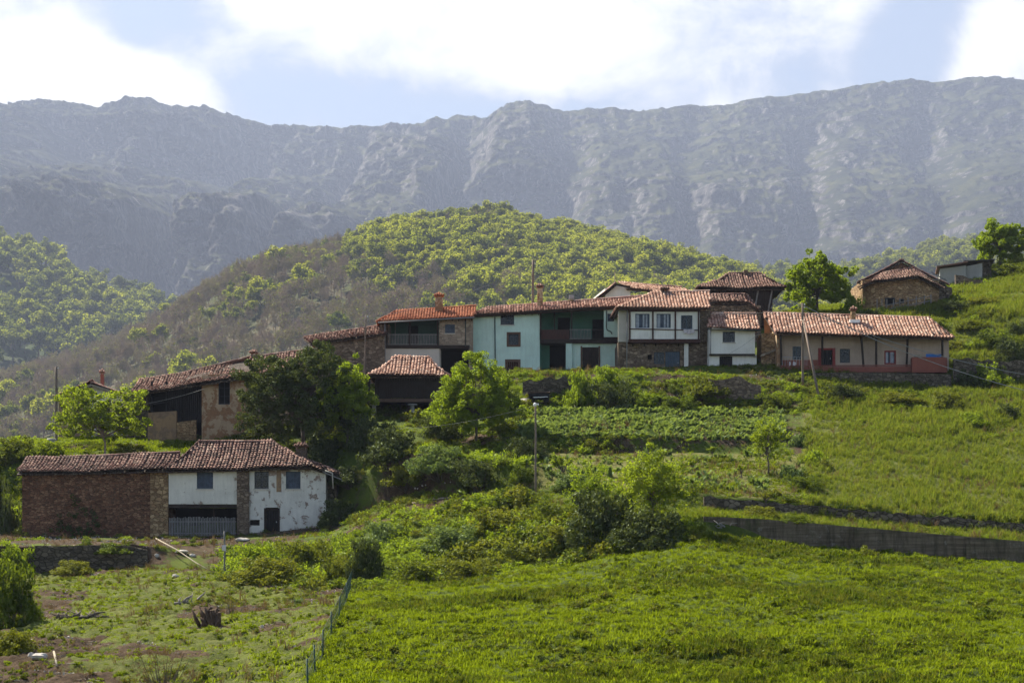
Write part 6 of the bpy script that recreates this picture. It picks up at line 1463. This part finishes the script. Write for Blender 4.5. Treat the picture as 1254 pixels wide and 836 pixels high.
def gap(px, py, rx, ry, ang, soft, amt):
    """an opening in the cloud at this bearing"""
    m = wn('ShaderNodeMapping', vector_type='TEXTURE'); m.inputs['Location'].default_value = ((px-627)/FL, (HZ-py)/FL, 0)
    m.inputs['Rotation'].default_value = (0, 0, R(ang)); m.inputs['Scale'].default_value = (rx/FL, ry/FL, 1); WL(cb.outputs[0], m.inputs[0])
    l = wn('ShaderNodeVectorMath', operation='LENGTH'); WL(m.outputs[0], l.inputs[0])
    r_ = wn('ShaderNodeMapRange', interpolation_type='SMOOTHSTEP'); WL(l.outputs['Value'], r_.inputs[0])
    r_.inputs[1].default_value = 1+soft; r_.inputs[2].default_value = 1-soft; r_.inputs[3].default_value = 0; r_.inputs[4].default_value = amt
    return r_.outputs[0]
cover = wmath('ADD', wmath('MULTIPLY', wmath('SUBTRACT', n1, .5), 3.8), wmath('MULTIPLY', wmath('SUBTRACT', n2, .5), 2.4))
cover = wmath('ADD', cover, .95)
for g_ in GAPS: cover = wmath('SUBTRACT', cover, gap(*g_))
for g_ in LUMPS: cover = wmath('ADD', cover, gap(*g_))
mr = wn('ShaderNodeMapRange', interpolation_type='SMOOTHSTEP'); WL(cover, mr.inputs[0]); mr.inputs[1].default_value = -.25; mr.inputs[2].default_value = 1.15; mr.inputs[3].default_value = .34
# cloud behind and overhead, out of view, is thinned to lower the fill light
fr = wn('ShaderNodeMapRange', interpolation_type='SMOOTHSTEP'); WL(sp.outputs[1], fr.inputs[0]); fr.inputs[1].default_value = .1; fr.inputs[2].default_value = .8; fr.inputs[3].default_value = .13; fr.inputs[4].default_value = 1
hi = wn('ShaderNodeMapRange', interpolation_type='SMOOTHSTEP'); WL(sp.outputs[2], hi.inputs[0]); hi.inputs[1].default_value = .38; hi.inputs[2].default_value = .6; hi.inputs[3].default_value = 1; hi.inputs[4].default_value = .12
fac = wmath('MULTIPLY', wmath('MULTIPLY', mr.outputs[0], fr.outputs[0]), hi.outputs[0])
lum = wn('ShaderNodeValToRGB'); WL(wmath('DIVIDE', cover, 1.6), lum.inputs[0]); e = lum.color_ramp.elements
e[0].position = .15; e[0].color = (.50, .53, .61, 1); e[1].position = .95; e[1].color = (1.0, .985, .96, 1)
bg2 = wn('ShaderNodeBackground'); bg2.inputs[1].default_value = CLOUD_S; WL(lum.outputs[0], bg2.inputs[0])
mx = wn('ShaderNodeMixShader'); WL(fac, mx.inputs[0]); WL(bg1.outputs[0], mx.inputs[1]); WL(bg2.outputs[0], mx.inputs[2])
ow = wn('ShaderNodeOutputWorld'); WL(mx.outputs[0], ow.inputs[0])
# air: one even box of haze round everything
hb = MB(); hb.box(-9500, 9500, -60, 10400, -440, 3080)
hm = N('haze'); pv = hm.n('ShaderNodeVolumePrincipled'); pv.inputs['Density'].default_value = HAZE_D; pv.inputs['Color'].default_value = HAZE_C
pv.inputs['Anisotropy'].default_value = HAZE_G; hm.l(pv.outputs[0], hm.o.inputs['Volume'])
tag(hb.build('haze', hm.m), 'pale blue air haze filling the valley', 'haze', kind='stuff')
sc.view_settings.view_transform = 'Standard'; sc.view_settings.look = 'None'; sc.view_settings.gamma = 1; sc.view_settings.exposure = EXPO
sc.view_settings.use_curve_mapping = False
c = sc.cycles
c.use_denoising = True; c.max_bounces = 6; c.diffuse_bounces = 3; c.glossy_bounces = 2; c.transmission_bounces = 3; c.transparent_max_bounces = 8; c.volume_bounces = 0
c.use_adaptive_sampling = True; c.adaptive_threshold = .02; c.sample_clamp_indirect = 6
